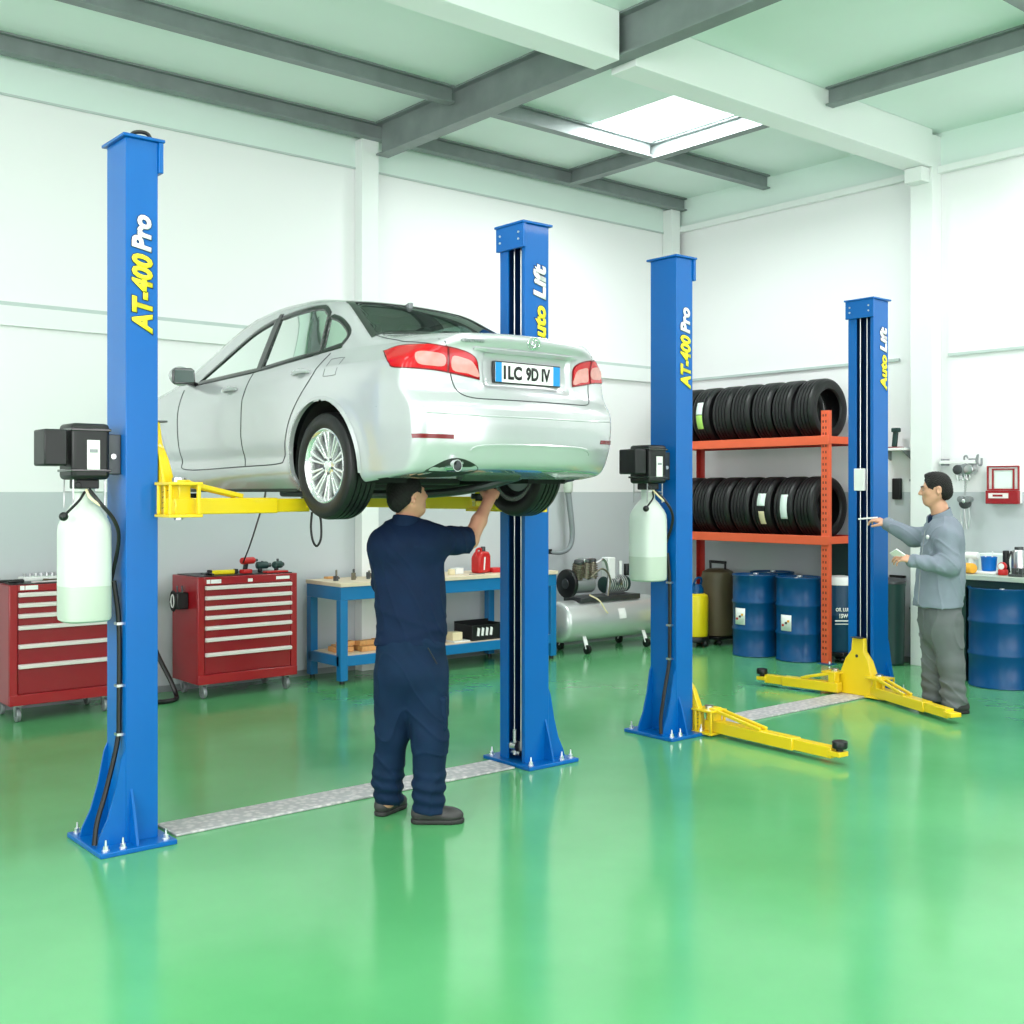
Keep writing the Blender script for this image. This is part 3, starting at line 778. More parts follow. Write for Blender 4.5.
def patch(name, poly, A_of, B_of, m, parent, off=.004, res=.03, skirt=.01, smooth=50):
    """poly in 2D; A_of/B_of map (a,b) arrays to outer/inner 3D points"""
    pl = []
    n = len(poly)
    for i in range(n):
        p, q = np.array(poly[i]), np.array(poly[(i+1) % n]); k = max(1, int(np.linalg.norm(q-p)/res))
        for t in range(k): pl.append(tuple(p+(q-p)*t/k))
    a = np.array(pl); lo, hi = a.min(0), a.max(0); pts = [Vector(p) for p in pl]; nb = len(pts)
    gx, gy = np.meshgrid(np.arange(lo[0], hi[0], res), np.arange(lo[1], hi[1], res)); gx = gx.ravel(); gy = gy.ravel()
    ins = in_poly(gx, gy, pl)
    for x, y in zip(gx[ins], gy[ins]):
        if np.min(np.hypot(a[:,0]-x, a[:,1]-y)) > res*.5: pts.append(Vector((x, y)))
    vs, es, fs, ov, _, _ = geometry.delaunay_2d_cdt(pts, [(i, (i+1) % nb) for i in range(nb)], [], 1, 1e-6)
    P2 = np.array([v[:] for v in vs]); S = march(A_of(P2), B_of(P2)); N = grad(S)
    T = S+N*off; L = S-N*skirt; nv = len(T)
    F_ = [tuple(f) for f in fs]
    cnt = {}
    for f in F_:
        for i in range(len(f)): cnt[(f[i], f[(i+1) % len(f)])] = 1
    bd = [(i, j) for (i, j) in cnt if (j, i) not in cnt]
    g = G(); g.v = (np.concatenate([T, L])*KS).tolist(); g.f = F_+[(j, i, i+nv, j+nv) for i, j in bd]
    return g.build(name, m, parent, smooth=smooth)
def side(s):   # projections from the flank, s = -1 left, +1 right
    return (lambda P: np.stack([np.full(len(P), 1.3*s), P[:,0], P[:,1]], 1)), (lambda P: np.stack([np.full(len(P), .15*s), P[:,0], P[:,1]-.12], 1))
def sideflat(s):
    return (lambda P: np.stack([np.full(len(P), 1.3*s), P[:,0], P[:,1]], 1)), (lambda P: np.stack([np.full(len(P), .15*s), P[:,0], P[:,1]], 1))
TOP = (lambda P: np.stack([P[:,0], P[:,1], np.full(len(P), 1.8)], 1)), (lambda P: np.stack([P[:,0], P[:,1], np.full(len(P), .7)], 1))
REAR = (lambda P: np.stack([P[:,0], np.full(len(P), -.4), P[:,1]], 1)), (lambda P: np.stack([P[:,0], np.full(len(P), 1.2), P[:,1]], 1))
def diag(s):   # (a,b): a runs round the rear corner, b is height
    ex = np.array([.7071*s, .7071, 0]); d = np.array([-.7071*s, .7071, 0]); o = np.array([.5*s, .35, 0])
    def A(P): return o+P[:,:1]*ex*1.0+np.array([0,0,1])*P[:,1:]-d*1.0
    def B(P): return o+P[:,:1]*ex*1.0+np.array([0,0,1])*P[:,1:]+d*.7
    return A, B
def strip(name, pts, proj, m, parent, r=.004, off=0., closed=False):
    P = []
    n = len(pts)
    for i in range(n if closed else n-1):
        p, q = np.array(pts[i]), np.array(pts[(i+1) % n]); k = max(1, int(np.linalg.norm(q-p)/.03))
        for t in range(k): P.append(p+(q-p)*t/k)
    if not closed: P.append(np.array(pts[-1]))
    P = np.array(P); S = march(proj[0](P), proj[1](P)); S = (S+grad(S)*off)*KS
    return G().tube([tuple(p) for p in S], r*KS, 6, closed).build(name, m, parent)
def ring(name, outer, inner, proj, m, parent, off=.003):
    """band between two outlines with the same number of points"""
    a = np.array(outer); b = np.array(inner); Pt = []; n = len(a)
    for t in (0, .34, .67, 1): Pt.append(a+(b-a)*t)
    P = np.concatenate(Pt); S = march(proj[0](P), proj[1](P)); S = (S+grad(S)*off)*KS
    g = G(); g.v = S.tolist(); g.f = [(r*n+i, r*n+(i+1) % n, (r+1)*n+(i+1) % n, (r+1)*n+i) for r in range(3) for i in range(n)]
    return g.build(name, m, parent, smooth=180)

M['silver_paint'] = mat('silver metallic paint', (.52, .52, .545), .26, .35, coat=.9)
M['car_black'] = mat('black door frame', (.008, .009, .01), .25, coat=.4)
M['gap'] = mat('dark seam', (.03, .035, .04), .6)
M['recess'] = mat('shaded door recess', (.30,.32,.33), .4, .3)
M['under'] = mat('underbody', (.022, .028, .024), .6, var=.4, vscale=9)
M['lamp_red'] = mat('red lamp lens', (.50, .002, .008), .12, coat=.35, spec=.3)
M['lamp_clear'] = mat('clear lamp lens', (.62, .26, .24), .2, coat=.2, var=.25, vscale=30)
M['lamp_edge'] = mat('dark red lamp edge', (.16, .002, .006), .2, coat=.2)
M['chrome'] = mat('chrome', (.85, .86, .87), .08, 1.)
M['alloy'] = mat('alloy wheel', (.78, .79, .80), .22, .75, coat=.4)
M['well'] = mat('wheel arch liner', (.008, .009, .009), .9)
M['seat'] = mat('dark seat fabric', (.03, .035, .035), .8)
def glass_mat():
    m = bpy.data.materials.new('tinted car glass'); m.use_nodes = True; nt = m.node_tree
    for n in list(nt.nodes): nt.nodes.remove(n)
    o = nt.nodes.new('ShaderNodeOutputMaterial'); t = nt.nodes.new('ShaderNodeBsdfTransparent'); t.inputs[0].default_value = (.30, .40, .37, 1)
    gl = nt.nodes.new('ShaderNodeBsdfGlossy'); gl.inputs['Roughness'].default_value = .02; gl.inputs[0].default_value = (.9,.95,.93,1)
    lw = nt.nodes.new('ShaderNodeFresnel'); lw.inputs[0].default_value = 1.52
    mx = nt.nodes.new('ShaderNodeMixShader'); nt.links.new(lw.outputs[0], mx.inputs[0]); nt.links.new(t.outputs[0], mx.inputs[1]); nt.links.new(gl.outputs[0], mx.inputs[2]); nt.links.new(mx.outputs[0], o.inputs[0])
    return m
M['glass'] = glass_mat()

def wheel(root, x, y, s, cut=False):
    """s: outward side (-1 left); returns tyre with rim"""
    K = KS; R = WHEEL_R; w = .215
    ax = (s, 0, 0); c = (x*K, y*K, .33*K)
    # profile (radius, offset along the outward axis from the wheel centre)
    pr = [(.222,-.088),(.235,-.098),(.27,-.106),(.30,-.103),(.318,-.092),(.326,-.075)]
    for gx in (-.052, -.018, .018, .052): pr += [(.329,gx-.009),(.329,gx-.005),(.320,gx-.004),(.320,gx+.004),(.329,gx+.005),(.329,gx+.009)]
    pr += [(.326,.075),(.318,.092),(.30,.103),(.27,.106),(.235,.098),(.222,.088)]
    g = G().lathe([(r*K, h*K) for r, h in pr], 56, c, ax, closed=True)
    ty = g.build('tyre', M['rubber'], root, smooth=30)
    rp = [(.226,.088),(.229,.094),(.222,.097),(.214,.090),(.206,.078),(.203,.03),(.195,-.02),(.200,-.085),(.224,-.092),(.226,-.085),(.21,-.06),(.207,.03),(.212,.075)]
    rim = G().lathe([(r*K, h*K) for r, h in rp], 56, c, ax, closed=True).build('rim', M['alloy'], root, smooth=40)
    q = Vector((0,0,1)).rotation_difference(Vector(ax)).to_matrix().to_4x4(); T = Matrix.Translation(c) @ q
    g = G()
    for k in range(10):
        for dd in (-.085, .085):
            a = 2*PI*k/10+dd; a2 = 2*PI*k/10+dd*1.6
            p0 = (.05*K*math.cos(a), .05*K*math.sin(a), .055*K); p1 = (.208*K*math.cos(a2*1 if 0 else 2*PI*k/10+dd*1.25), .208*K*math.sin(2*PI*k/10+dd*1.25), .080*K)
            P0, P1 = Vector(p0), Vector(p1); d = (P1-P0).normalized(); n = Vector((-d.y, d.x, 0)).normalized()
            w0, w1 = .0085*K, .0135*K; dn = Vector((0,0,-.028*K)); up = Vector((0,0,.004*K))
            vs = [P0-n*w0+dn, P0+n*w0+dn, P1+n*w1+dn, P1-n*w1+dn, P0-n*w0*.6+up, P0+n*w0*.6+up, P1+n*w1*.6, P1-n*w1*.6]
            g.hexa([T @ v for v in vs])
    g.build('spokes', M['alloy'], rim, bevel=.0015)
    g = G(); g.lathe([(.001,.072),(.028,.070),(.034,.062),(.060,.055),(.064,.045),(.064,.0)][::-1] if 0 else [(r*K,h*K) for r,h in [(.064,.0),(.064,.045),(.060,.056),(.036,.062),(.030,.070),(.0001,.073)]], 28, c, ax)
    g.build('hub_cap', M['alloy'], rim)
    for k in range(5):
        a = 2*PI*(k+.5)/5; p = T @ Vector((.047*K*math.cos(a), .047*K*math.sin(a), .054*K)); e = T @ Vector((.047*K*math.cos(a), .047*K*math.sin(a), .066*K))
        G().cyl(p, e, .008*K, n=8).build('wheel_nut', M['dark_steel'], rim)
    # brake disc and back plate
    g = G(); g.lathe([(.001,-.02*K),(.15*K,-.02*K),(.155*K,-.03*K),(.155*K,-.045*K),(.10*K,-.05*K),(.06*K,-.10*K),(.0005,-.10*K)], 32, c, ax)
    g.build('brake_disc', M['grey'], rim)
    G().lathe([(r_*K, h*K) for r_, h in [(.199,-.088),(.196,-.02),(.15,-.015),(.15,-.022),(.190,-.030),(.193,-.088)]], 40, c, ax, closed=True).build('inner_barrel', M['dark_steel'], rim)
    return ty

car = thing('car', 'silver four-door saloon raised on the lift, seen from its rear left corner', 'car', (CARU-.022, CARV, CARZ)); car.scale = (.965, 1, 1)
body = car_body(car)
for s in (-1, 1):
    pj = side(s); pf = sideflat(s)
    for nm, W in (('side_window', W_FRONT), ('side_window', W_REAR), ('quarter_window', W_QUART)):
        patch(nm, W, *pf, M['glass'], car, off=-.004, skirt=.003, res=.05)
    # black frame round the glass: one sheet with the openings left out
    fr = G()
    def frame_band(outer, inner, nm='window_frame'):
        o = ring(nm, outer, inner, pf, M['car_black'], car, off=.0035); md = o.modifiers.new('t', 'SOLIDIFY'); md.thickness = .006; md.offset = -1
    def offset_poly(W, d):
        c = np.array(W); n = len(c); out = []
        area_ = sum(c[i][0]*c[(i+1) % n][1]-c[(i+1) % n][0]*c[i][1] for i in range(n))
        sg = 1 if area_ > 0 else -1
        for i in range(n):
            t = c[(i+1) % n]-c[i-1]; t /= np.linalg.norm(t)+1e-9; out.append(tuple(c[i]+np.array([t[1], -t[0]])*sg*d))
        return out
    for W, d in ((W_FRONT, .030), (W_REAR, .030), (W_QUART, .028)): frame_band(offset_poly(W, d*.85), offset_poly(W, -.008))
    patch('pillar_cover', [(2.00,.99),(2.10,1.40),(2.05,1.40),(1.94,.99)], *pf, M['car_black'], car, off=.005)
    strip('belt_moulding', [(3.0,.955),(2.0,.985),(1.3,1.038),(1.05,1.066)], pf, M['car_black'], car, r=.009)
    # door seams
    strip('door_seam', spline2([(1.13,1.03),(1.17,.93),(1.22,.86),(1.42,.66),(1.50,.52),(1.56,.385),(1.66,.352),(2.2,.342),(3.05,.335),(3.12,.42),(3.15,.70),(3.10,.93)], 5, False), pf, M['gap'], car, r=.0042)
    strip('door_seam', [(2.03,.985),(2.10,.80),(2.12,.55),(2.10,.342)], pf, M['gap'], car, r=.004)
    strip('fuel_flap_seam' if s < 0 else 'fender_seam', spline2([(.93,.985),(1.05,.985),(1.06,.97),(1.06,.89),(1.05,.875),(.93,.875),(.92,.89),(.92,.97)], 3) if s < 0 else [(3.3,.9),(3.3,.7)], pf, M['gap'], car, r=.002, closed=s < 0)
    # handles
    for hy, hz in ((1.33,.905), (2.30,.862)):
        patch('handle_recess', spline2([(hy-.055,hz),(hy,hz+.024),(hy+.055,hz),(hy,hz-.024)], 5), *pf, M['recess'], car, off=.0008)
        g = G(); P = np.array([(hy-.11+.022*i, hz+.010+.004*math.sin(i/10*PI)) for i in range(11)]); S = march(pf[0](P), pf[1](P)); N = grad(S)
        S = (S+N*(.012+.018*np.sin(np.linspace(0, PI, 11)))[:,None])*KS
        g.tube([tuple(p) for p in S], [(.010+.006*math.sin(i/10*PI))*KS for i in range(11)], 8)
        g.build('door_handle', M['silver_paint'], car)
    # wheel arch lips and liners
    for cy in (1.05, 3.75):
        th = np.linspace(-.13*PI, 1.05*PI, 46); pts = [(cy+.386*math.cos(t), .345+.386*math.sin(t)) for t in th]; pts = [p for p in pts if p[1] > .2]
        outer = [(cy+.409*math.cos(t), .345+.409*math.sin(t)) for t in th]; inner = [(cy+.386*math.cos(t), .345+.386*math.sin(t)) for t in th]
        Pt = np.array(outer+inner); Pt[:,1] = np.maximum(Pt[:,1], .185); S = march(pf[0](Pt), pf[1](Pt)); 
        nO = len(outer); 
        Sx = np.abs(S[:,0]).copy(); 
        bad = Sx < .7; S[bad,0] = .80*s
        I2 = S[nO:].copy(); I2[:,0] = (np.abs(I2[:,0])-.02)*s
        N = grad(S[:nO]); O = S[:nO]+N*.0015; I1 = S[nO:]+grad(S[nO:])*.010
        g = G(); g.v = (np.concatenate([O, I1, I2])*KS).tolist(); g.f = [(r*nO+i, r*nO+i+1, (r+1)*nO+i+1, (r+1)*nO+i) for r in range(2) for i in range(nO-1)]
        g.build('wheel_arch_lip', M['silver_paint'], car, smooth=60)
        g = G(); n = 40; ths = [(-.10+1.20*i/n)*PI for i in range(n+1)]; vs = []
        for xx in (.845, .50): vs += [(xx*s*KS, (cy+.388*math.cos(t))*KS, (.345+.388*math.sin(t))*KS) for t in ths]
        g.v = vs; g.f = [(i, i+1, n+2+i, n+1+i) for i in range(n)]; g.f.append(tuple(n+1+i for i in range(n+1)))
        g.build('wheel_arch_liner', M['well'], car, smooth=40)
        wheel(car, .775*s, cy, s)
    # mirror
    g = G(); mx = .96*s
    g.ball((mx*KS, 2.93*KS, 1.015*KS), (.095*KS, .055*KS, .072*KS), 20, 12)
    mr = g.build('door_mirror', M['silver_paint'], car)
    G().prism([((mx-.088)*KS,.965*KS),((mx-.07)*KS,.95*KS),((mx+.08)*KS,.958*KS),((mx+.092)*KS,.98*KS),((mx+.085)*KS,1.06*KS),((mx+.06)*KS,1.075*KS),((mx-.07)*KS,1.068*KS),((mx-.088)*KS,1.05*KS)], 'y', 2.875*KS, 2.90*KS).build('mirror_rim', M['car_black'], mr, bevel=.004)
    G().prism([((mx-.075)*KS,.965*KS),((mx+.078)*KS,.972*KS),((mx+.072)*KS,1.055*KS),((mx-.072)*KS,1.052*KS)], 'y', 2.87*KS, 2.874*KS).build('mirror_glass', mat('mirror glass', (.03,.055,.05), .25), mr)  # dull dark green colour stands in for the reflection in the mirror
    G().bar((.82*s*KS, 2.95*KS, .955*KS), ((mx-.05*s)*KS, 2.93*KS, .975*KS), .05*KS, .035*KS).build('mirror_arm', M['car_black'], mr, bevel=.004)
    # tail lamp wrapping round the corner: (a, z) on the diagonal
    dg_ = diag(s)
    LO = spline2([(-.25,.812),(-.245,.865),(-.225,.945),(-.14,.985),(-.0,1.005),(.22,1.018),(.33,.990),(.27,.905),(.225,.872),(-.0,.856),(-.14,.832)], 5, True, (0,6))
    patch('tail_lamp', LO, *dg_, M['lamp_edge'], car, off=.004, res=.02)
    tl = patch('tail_lamp_lens', [(p[0]*.965-.001, (p[1]-.92)*.9+.92) for p in LO], *dg_, M['lamp_red'], car, off=.0085, res=.02)
    patch('tail_lamp_reflector', spline2([(-.055,.885),(-.055,.945),(.02,.962),(.10,.95),(.09,.895),(.02,.882)], 4), *dg_, M['lamp_clear'], car, off=.011, res=.02, skirt=0)
    patch('tail_lamp_reflector', spline2([(-.245,.83),(-.21,.91),(-.16,.935),(-.10,.94),(-.10,.862),(-.18,.845)], 4), *dg_, M['lamp_clear'], car, off=.011, res=.02, skirt=0)
    strip('lamp_split', [(-.075,.845),(-.078,.995)], dg_, M['lamp_edge'], car, r=.006, off=.01)
    patch('bumper_reflector', [(-.12,.468),(-.12,.492),(.06,.496),(.115,.496),(.11,.472)], *dg_, M['lamp_edge'], car, off=.005, res=.03)
    # boot lid seam from the window down round the lamp
    strip('boot_seam', [(.625*s,.85),(.66*s,.45),(.655*s,.22)], TOP, M['gap'], car, r=.0035)
    strip('boot_seam', spline2([(.60*s,1.04),(.565*s,.93),(.555*s,.83),(.53*s,.74),(.46*s,.705),(.30*s,.70),(0,.70)], 4, False), REAR, M['gap'], car, r=.0038)
    strip('shut_line', [(.80*s,.66),(.86*s,.66)], REAR, M['gap'], car, r=.001)
# top glass
patch('rear_window', RW, *TOP, M['glass'], car, off=-.002, skirt=.002, res=.06)
patch('windscreen', FW, *TOP, M['glass'], car, off=-.002, skirt=.002, res=.06)
def off2(W, k): 
    c = np.mean(np.array(W), 0); return [tuple(c+(np.array(p)-c)*k) for p in W]
def densify(W, res=.04):
    out = []
    for i in range(len(W)):
        p, q = np.array(W[i]), np.array(W[(i+1) % len(W)]); k = max(1, int(np.linalg.norm(q-p)/res))
        out += [tuple(p+(q-p)*t/k) for t in range(k)]
    return out
for W, nm in ((RW, 'rear_window_seal'), (FW, 'windscreen_seal')):
    Wd = densify(W); c = np.mean(np.array(W), 0)
    big = [tuple(c+(np.array(p)-c)*np.array([1.055, 1.09])) for p in Wd]; sm = [tuple(c+(np.array(p)-c)*np.array([.96, .93])) for p in Wd]
    ring(nm, big, sm, TOP, M['car_black'], car, off=.003)
# boot panel details
patch('plate_surround', [(-.33,.785),(-.33,.975),(.33,.975),(.33,.785)], *REAR, M['silver_paint'], car, off=.001, skirt=0)
def plate():
    y = None
    P = march(REAR[0](np.array([[0.,.87]])), REAR[1](np.array([[0.,.87]])))[0]
    yy = (P[1]-.012)*KS; z = .868*KS
    g = G().box(-.268*KS, .268*KS, yy-.006, yy+.012, z-.064*KS, z+.064*KS); h = g.build('plate_holder', M['car_black'], car, bevel=.002)
    p = G().box(-.26*KS, .26*KS, yy-.009, yy-.006, z-.057*KS, z+.057*KS).build('number_plate', M['white'], h, bevel=.001)
    M['eu_blue'] = mat('plate blue', (.01,.25,.62), .4)
    G().box(-.26*KS, -.212*KS, yy-.0102, yy-.009, z-.057*KS, z+.057*KS).build('blue_band', M['eu_blue'], h)
    G().box(.205*KS, .26*KS, yy-.0102, yy-.009, z-.057*KS, z+.057*KS).build('blue_band', M['eu_blue'], h)
    fit_text('plate_characters', '1LC', .145*KS, .082*KS, M['black'], h, Vector((-.125*KS, yy-.0093, z)), (1,0,0), (0,0,1), (0,-1,0), shear=0, extrude=.0006, bold=.045)
    fit_text('plate_characters', '9D IV', .20*KS, .082*KS, M['black'], h, Vector((.08*KS, yy-.0093, z)), (1,0,0), (0,0,1), (0,-1,0), shear=0, extrude=.0006, bold=.045)
plate()
patch('plate_lamp_strip', [(-.42,.985),(-.42,1.0),(.42,1.0),(.42,.985)], *REAR, M['silver_paint'], car, off=.012, res=.04)
def emblem():
    c = march(REAR[0](np.array([[0.,1.045]])), REAR[1](np.array([[0.,1.045]])))[0]; n = grad(c[None])[0]; c = (c+n*.004)*KS
    n = Vector(n); ex = Vector((1,0,0)); ez = n.cross(ex)*-1; ez = ez if ez.z > 0 else -ez
    g = G(); rr = .042*KS
    def e(cx, cz, a, b): return [tuple(Vector(c)+ex*(cx+a*math.cos(t))*1.0+ez*(cz+b*math.sin(t))) for t in np.linspace(0, 2*PI, 24, endpoint=False)]
    g.tube(e(0,0,rr*1.1,rr*.8), .0035*KS, 6, True); 
    o = g.build('boot_emblem', M['chrome'], car)
    G().tube(e(0,rr*.12,rr*.95,rr*.32), .003*KS, 6, True).build('emblem_oval', M['chrome'], o); G().tube(e(0,0,rr*.33,rr*.74), .003*KS, 6, True).build('emblem_oval', M['chrome'], o)
emblem()
c0 = march(REAR[0](np.array([[-.44,1.035]])), REAR[1](np.array([[-.44,1.035]])))[0]; n0_ = grad(c0[None])[0]
nx = Vector(n0_); exx = Vector((0,0,1)).cross(nx)*1.0; exx = -exx if exx.x < 0 else exx; exx.normalize(); ezz = nx.cross(exx); ezz = -ezz if ezz.z < 0 else ezz
fit_text('boot_script', 'CROWN', .15*KS, .022*KS, M['grey'], car, Vector((c0+n0_*.004)*KS), exx, ezz, nx, shear=.1, extrude=.0015)
strip('bumper_crease', [(-.74,.615),(-.4,.60),(.4,.60),(.74,.615)], REAR, M['silver_paint'], car, r=.006, off=-.003)
strip('bumper_crease', spline2([(-.48,.40),(-.40,.432),(0,.44),(.40,.432),(.48,.40)], 4, False), REAR, M['silver_paint'], car, r=.012, off=-.006)
# shark fin
G().prism([(1.33*KS,1.40*KS),(1.32*KS,1.447*KS),(1.34*KS,1.449*KS),(1.42*KS,1.425*KS)], 'x', -.012, .012).build('roof_aerial', M['grey'], car, bevel=.003)
# underbody, silencer and pipe
K = KS
g = G(); g.box(-.72*K, .72*K, 1.50*K, 3.3*K, .19*K, .24*K); g.box(-.46*K, .46*K, 1.36*K, 1.50*K, .22*K, .27*K); g.box(-.46*K, .46*K, 3.3*K, 4.3*K, .19*K, .24*K); g.build('floor_pan', M['under'], car, bevel=.01)
g = G(); g.prism([(-.78*K,.18*K),(-.72*K,.33*K),(.72*K,.33*K),(.78*K,.18*K)] and [(-.60*K,.22*K),(.60*K,.22*K),(.48*K,.82*K),(-.48*K,.82*K)], 'z', .37*K, .40*K); g.build('boot_floor', M['under'], car, bevel=.01)
g = G(); g.rcyl((-.34*K,.36*K,.30*K), (.12*K,.36*K,.30*K), .065*K, .02*K); g.build('silencer', mat('aluminised steel', (.07,.085,.075), .5, .7, var=.2), car)
g = G(); g.tube(arc_pts([(-.34*K,.36*K,.30*K),(-.50*K,.33*K,.31*K),(-.56*K,.22*K,.32*K),(-.56*K,.13*K,.32*K)]), .026*K, 12); g.build('exhaust_pipe', M['dark_steel'], car)
patch('exhaust_cutout', spline2([(-.70,.262),(-.64,.335),(-.56,.362),(-.47,.345),(-.38,.30),(-.40,.262)], 4), *REAR, M['under'], car, off=.002, res=.03)  # dark patch stands in for the shaded opening round the pipe
g = G(); g.lathe([(.024*K,0),(.034*K,0),(.034*K,.08*K),(.030*K,.08*K),(.028*K,.0),(.024*K,0)], 20, (-.57*K,.16*K,.318*K), (0,-1,0)); g.build('exhaust_tip', M['chrome'], car)
g = G(); g.tube(arc_pts([(.12*K,.36*K,.30*K),(.3*K,.6*K,.26*K),(.1*K,1.2*K,.16*K),(.05*K,3.2*K,.16*K)]), .028*K, 10); g.build('exhaust_pipe', M['dark_steel'], car)
g = G(); g.bar((-.62*K,1.42*K,.31*K), (.62*K,1.42*K,.31*K), .09*K, .07*K); g.build('rear_axle', M['under'], car, bevel=.01)
for s in (-1, 1):
    G().bar((.58*s*K,1.10*K,.26*K), (.50*s*K,1.75*K,.22*K), .06*K, .05*K).build('trailing_arm', M['under'], car, bevel=.006)
    G().tube([((.52+.05*math.cos(a*.7))*s*K, (.98+.05*math.sin(a*.7))*K, (.28+a*.0035)*K) for a in range(60)], .008*K, 6).build('coil_spring', M['under'], car)
    g = G(); g.box(min(.79*s,.70*s)*K, max(.79*s,.70*s)*K, 1.52*K, 3.3*K, .17*K, .20*K); g.build('sill_flange', M['under'], car, bevel=.004)
# cabin
for (sx, sy) in ((-.38,1.45),(.38,1.45),(0,1.40),(-.38,2.35),(.38,2.35)):
    g = G(); w_ = .24 if sx else .18
    g.hexa([((sx-w_)*K,(sy+.02)*K,.5*K),((sx+w_)*K,(sy+.02)*K,.5*K),((sx+w_)*K,(sy+.16)*K,.5*K),((sx-w_)*K,(sy+.16)*K,.5*K),((sx-w_)*K,(sy-.16)*K,1.10*K),((sx+w_)*K,(sy-.16)*K,1.10*K),((sx+w_)*K,(sy-.06)*K,1.10*K),((sx-w_)*K,(sy-.06)*K,1.10*K)])
    se = g.build('seat_back', M['seat'], car, bevel=.02)
    g = G(); g.cbox((sx*K,(sy-.12)*K,1.20*K), (.24*K,.09*K,.16*K)); g.build('head_rest', M['seat'], se, bevel=.02)
g = G(); g.box(-.66*K,.66*K,.75*K,1.28*K,1.02*K,1.05*K); g.build('parcel_shelf', M['seat'], car)
g = G(); g.box(-.68*K,.68*K,2.85*K,3.35*K,.80*K,.93*K); ds = g.build('dashboard', M['seat'], car, bevel=.02)
G().tube([((-.36+.17*math.cos(t))*K,(2.78-.04*math.sin(t))*K,(.93+.16*math.sin(t))*K) for t in np.linspace(0,2*PI,24,endpoint=False)], .013*K, 6, True).build('steering_wheel', M['seat'], car)
# ------------------------------------------------------------------ people
def nz(v): v = np.array(v, float); return v/np.linalg.norm(v)
def frame3(fw, up=(0,0,1)):
    fw = nz(fw); sd = nz(np.cross(fw, up)); up = np.cross(sd, fw); return sd, fw, up      # right, forward, up
def HP(c, fr, s, p): return np.array(c)+s*(fr[0]*p[0]+fr[1]*p[1]+fr[2]*p[2])
def head(S, c, fr, s=1.):
    P = lambda *p: HP(c, fr, s, p); R = [list(a) for a in fr]
    S.ell(P(0,-.012,.025), (.077*s,.097*s,.092*s), .02, R=R)
    S.ell(P(0,.030,-.035), (.062*s,.066*s,.085*s), .03, R=R)
    S.ell(P(0,.062,-.088), (.030*s,.026*s,.024*s), .03, R=R)
    for q in (-1, 1):
        S.cone(P(.052*q,.0,-.055), P(.018*q,.058,-.092), .020*s, .016*s, .03)
        S.ell(P(.038*q,.068,-.022), (.022*s,.016*s,.020*s), .02, R=R)
        S.cone(P(.010*q,.090,.018), P(.045*q,.076,.020), .009*s, .008*s, .012)
        S.ell(P(.031*q,.094,.000), (.016*s,.012*s,.011*s), .012, 'd', R=R)
        S.ell(P(.031*q,.080,.000), (.015*s,.013*s,.012*s), .004, R=R)
        S.ell(P(.083*q,-.009,-.012), (.012*s,.021*s,.034*s), .005, R=R)
        S.ell(P(.095*q,-.004,-.008), (.007*s,.010*s,.018*s), .004, 'd', R=R)
    S.cone(P(0,.092,.012), P(0,.112,-.026), .008*s, .012*s, .012)
    for q in (-1, 1): S.ell(P(.012*q,.102,-.032), (.009*s,.010*s,.008*s), .008, R=R)
    S.cone(P(-.018,.090,-.056), P(.018,.090,-.056), .0065*s, .0065*s, .008)
    S.cone(P(-.016,.088,-.068), P(.016,.088,-.068), .0075*s, .0075*s, .008)
    S.cone(P(-.022,.0975,-.0615), P(.022,.0975,-.0615), .0022*s, .0022*s, .003, 'd')
def hair(root, c, fr, s=1., m=None, lo=-.055):
    P = lambda *p: HP(c, fr, s, p); R = [list(a) for a in fr]
    S = SDF(P(0,0,0)-.17*s, P(0,0,0)+.17*s, .0035)
    S.ell(P(0,-.014,.028), (.0815*s,.101*s,.0955*s), .02, R=R)
    S.ell(P(0,-.055,-.025), (.066*s,.055*s,.060*s), .03, R=R)
    S.ell(P(0,.030,.098), (.050*s,.040*s,.020*s), .03, R=R)
    S.ell(P(0,.118,-.010), (.080*s,.066*s,.085*s), .008, 'd', R=R)
    S.ell(P(0,.060,-.105), (.13*s,.095*s,.095*s), .008, 'd', R=R)
    S.plane(P(0,0,lo), -fr[2]+fr[1]*.2, .006)
    for q in (-1, 1): S.ell(P(.083*q,.006,-.020), (.03*s,.024*s,.038*s), .006, 'd', R=R)
    S.disp(lambda X, Y, Z: .0016*np.sin(X*310+Y*120)*np.sin(Z*290+Y*200))
    return S.build('hair', m or M['hair'], root)
def eyes(root, c, fr, s=1.):
    P = lambda *p: HP(c, fr, s, p)
    for q in (-1, 1):
        e = G().ball(P(.031*q,.0855,.000), .0095*s, 12, 8).build('eye', mat('eye white', (.38,.32,.28), .3), root)
        G().ball(P(.0315*q,.0915,.000), .0048*s, 10, 6).build('iris', M['black_gloss'], e)
        g = G(); g.tube([P(.014*q,.0985,.017), P(.030*q,.096,.024), P(.048*q,.082,.020)], [.003*s,.004*s,.002*s], 6).build('eyebrow', M['hair'], root)
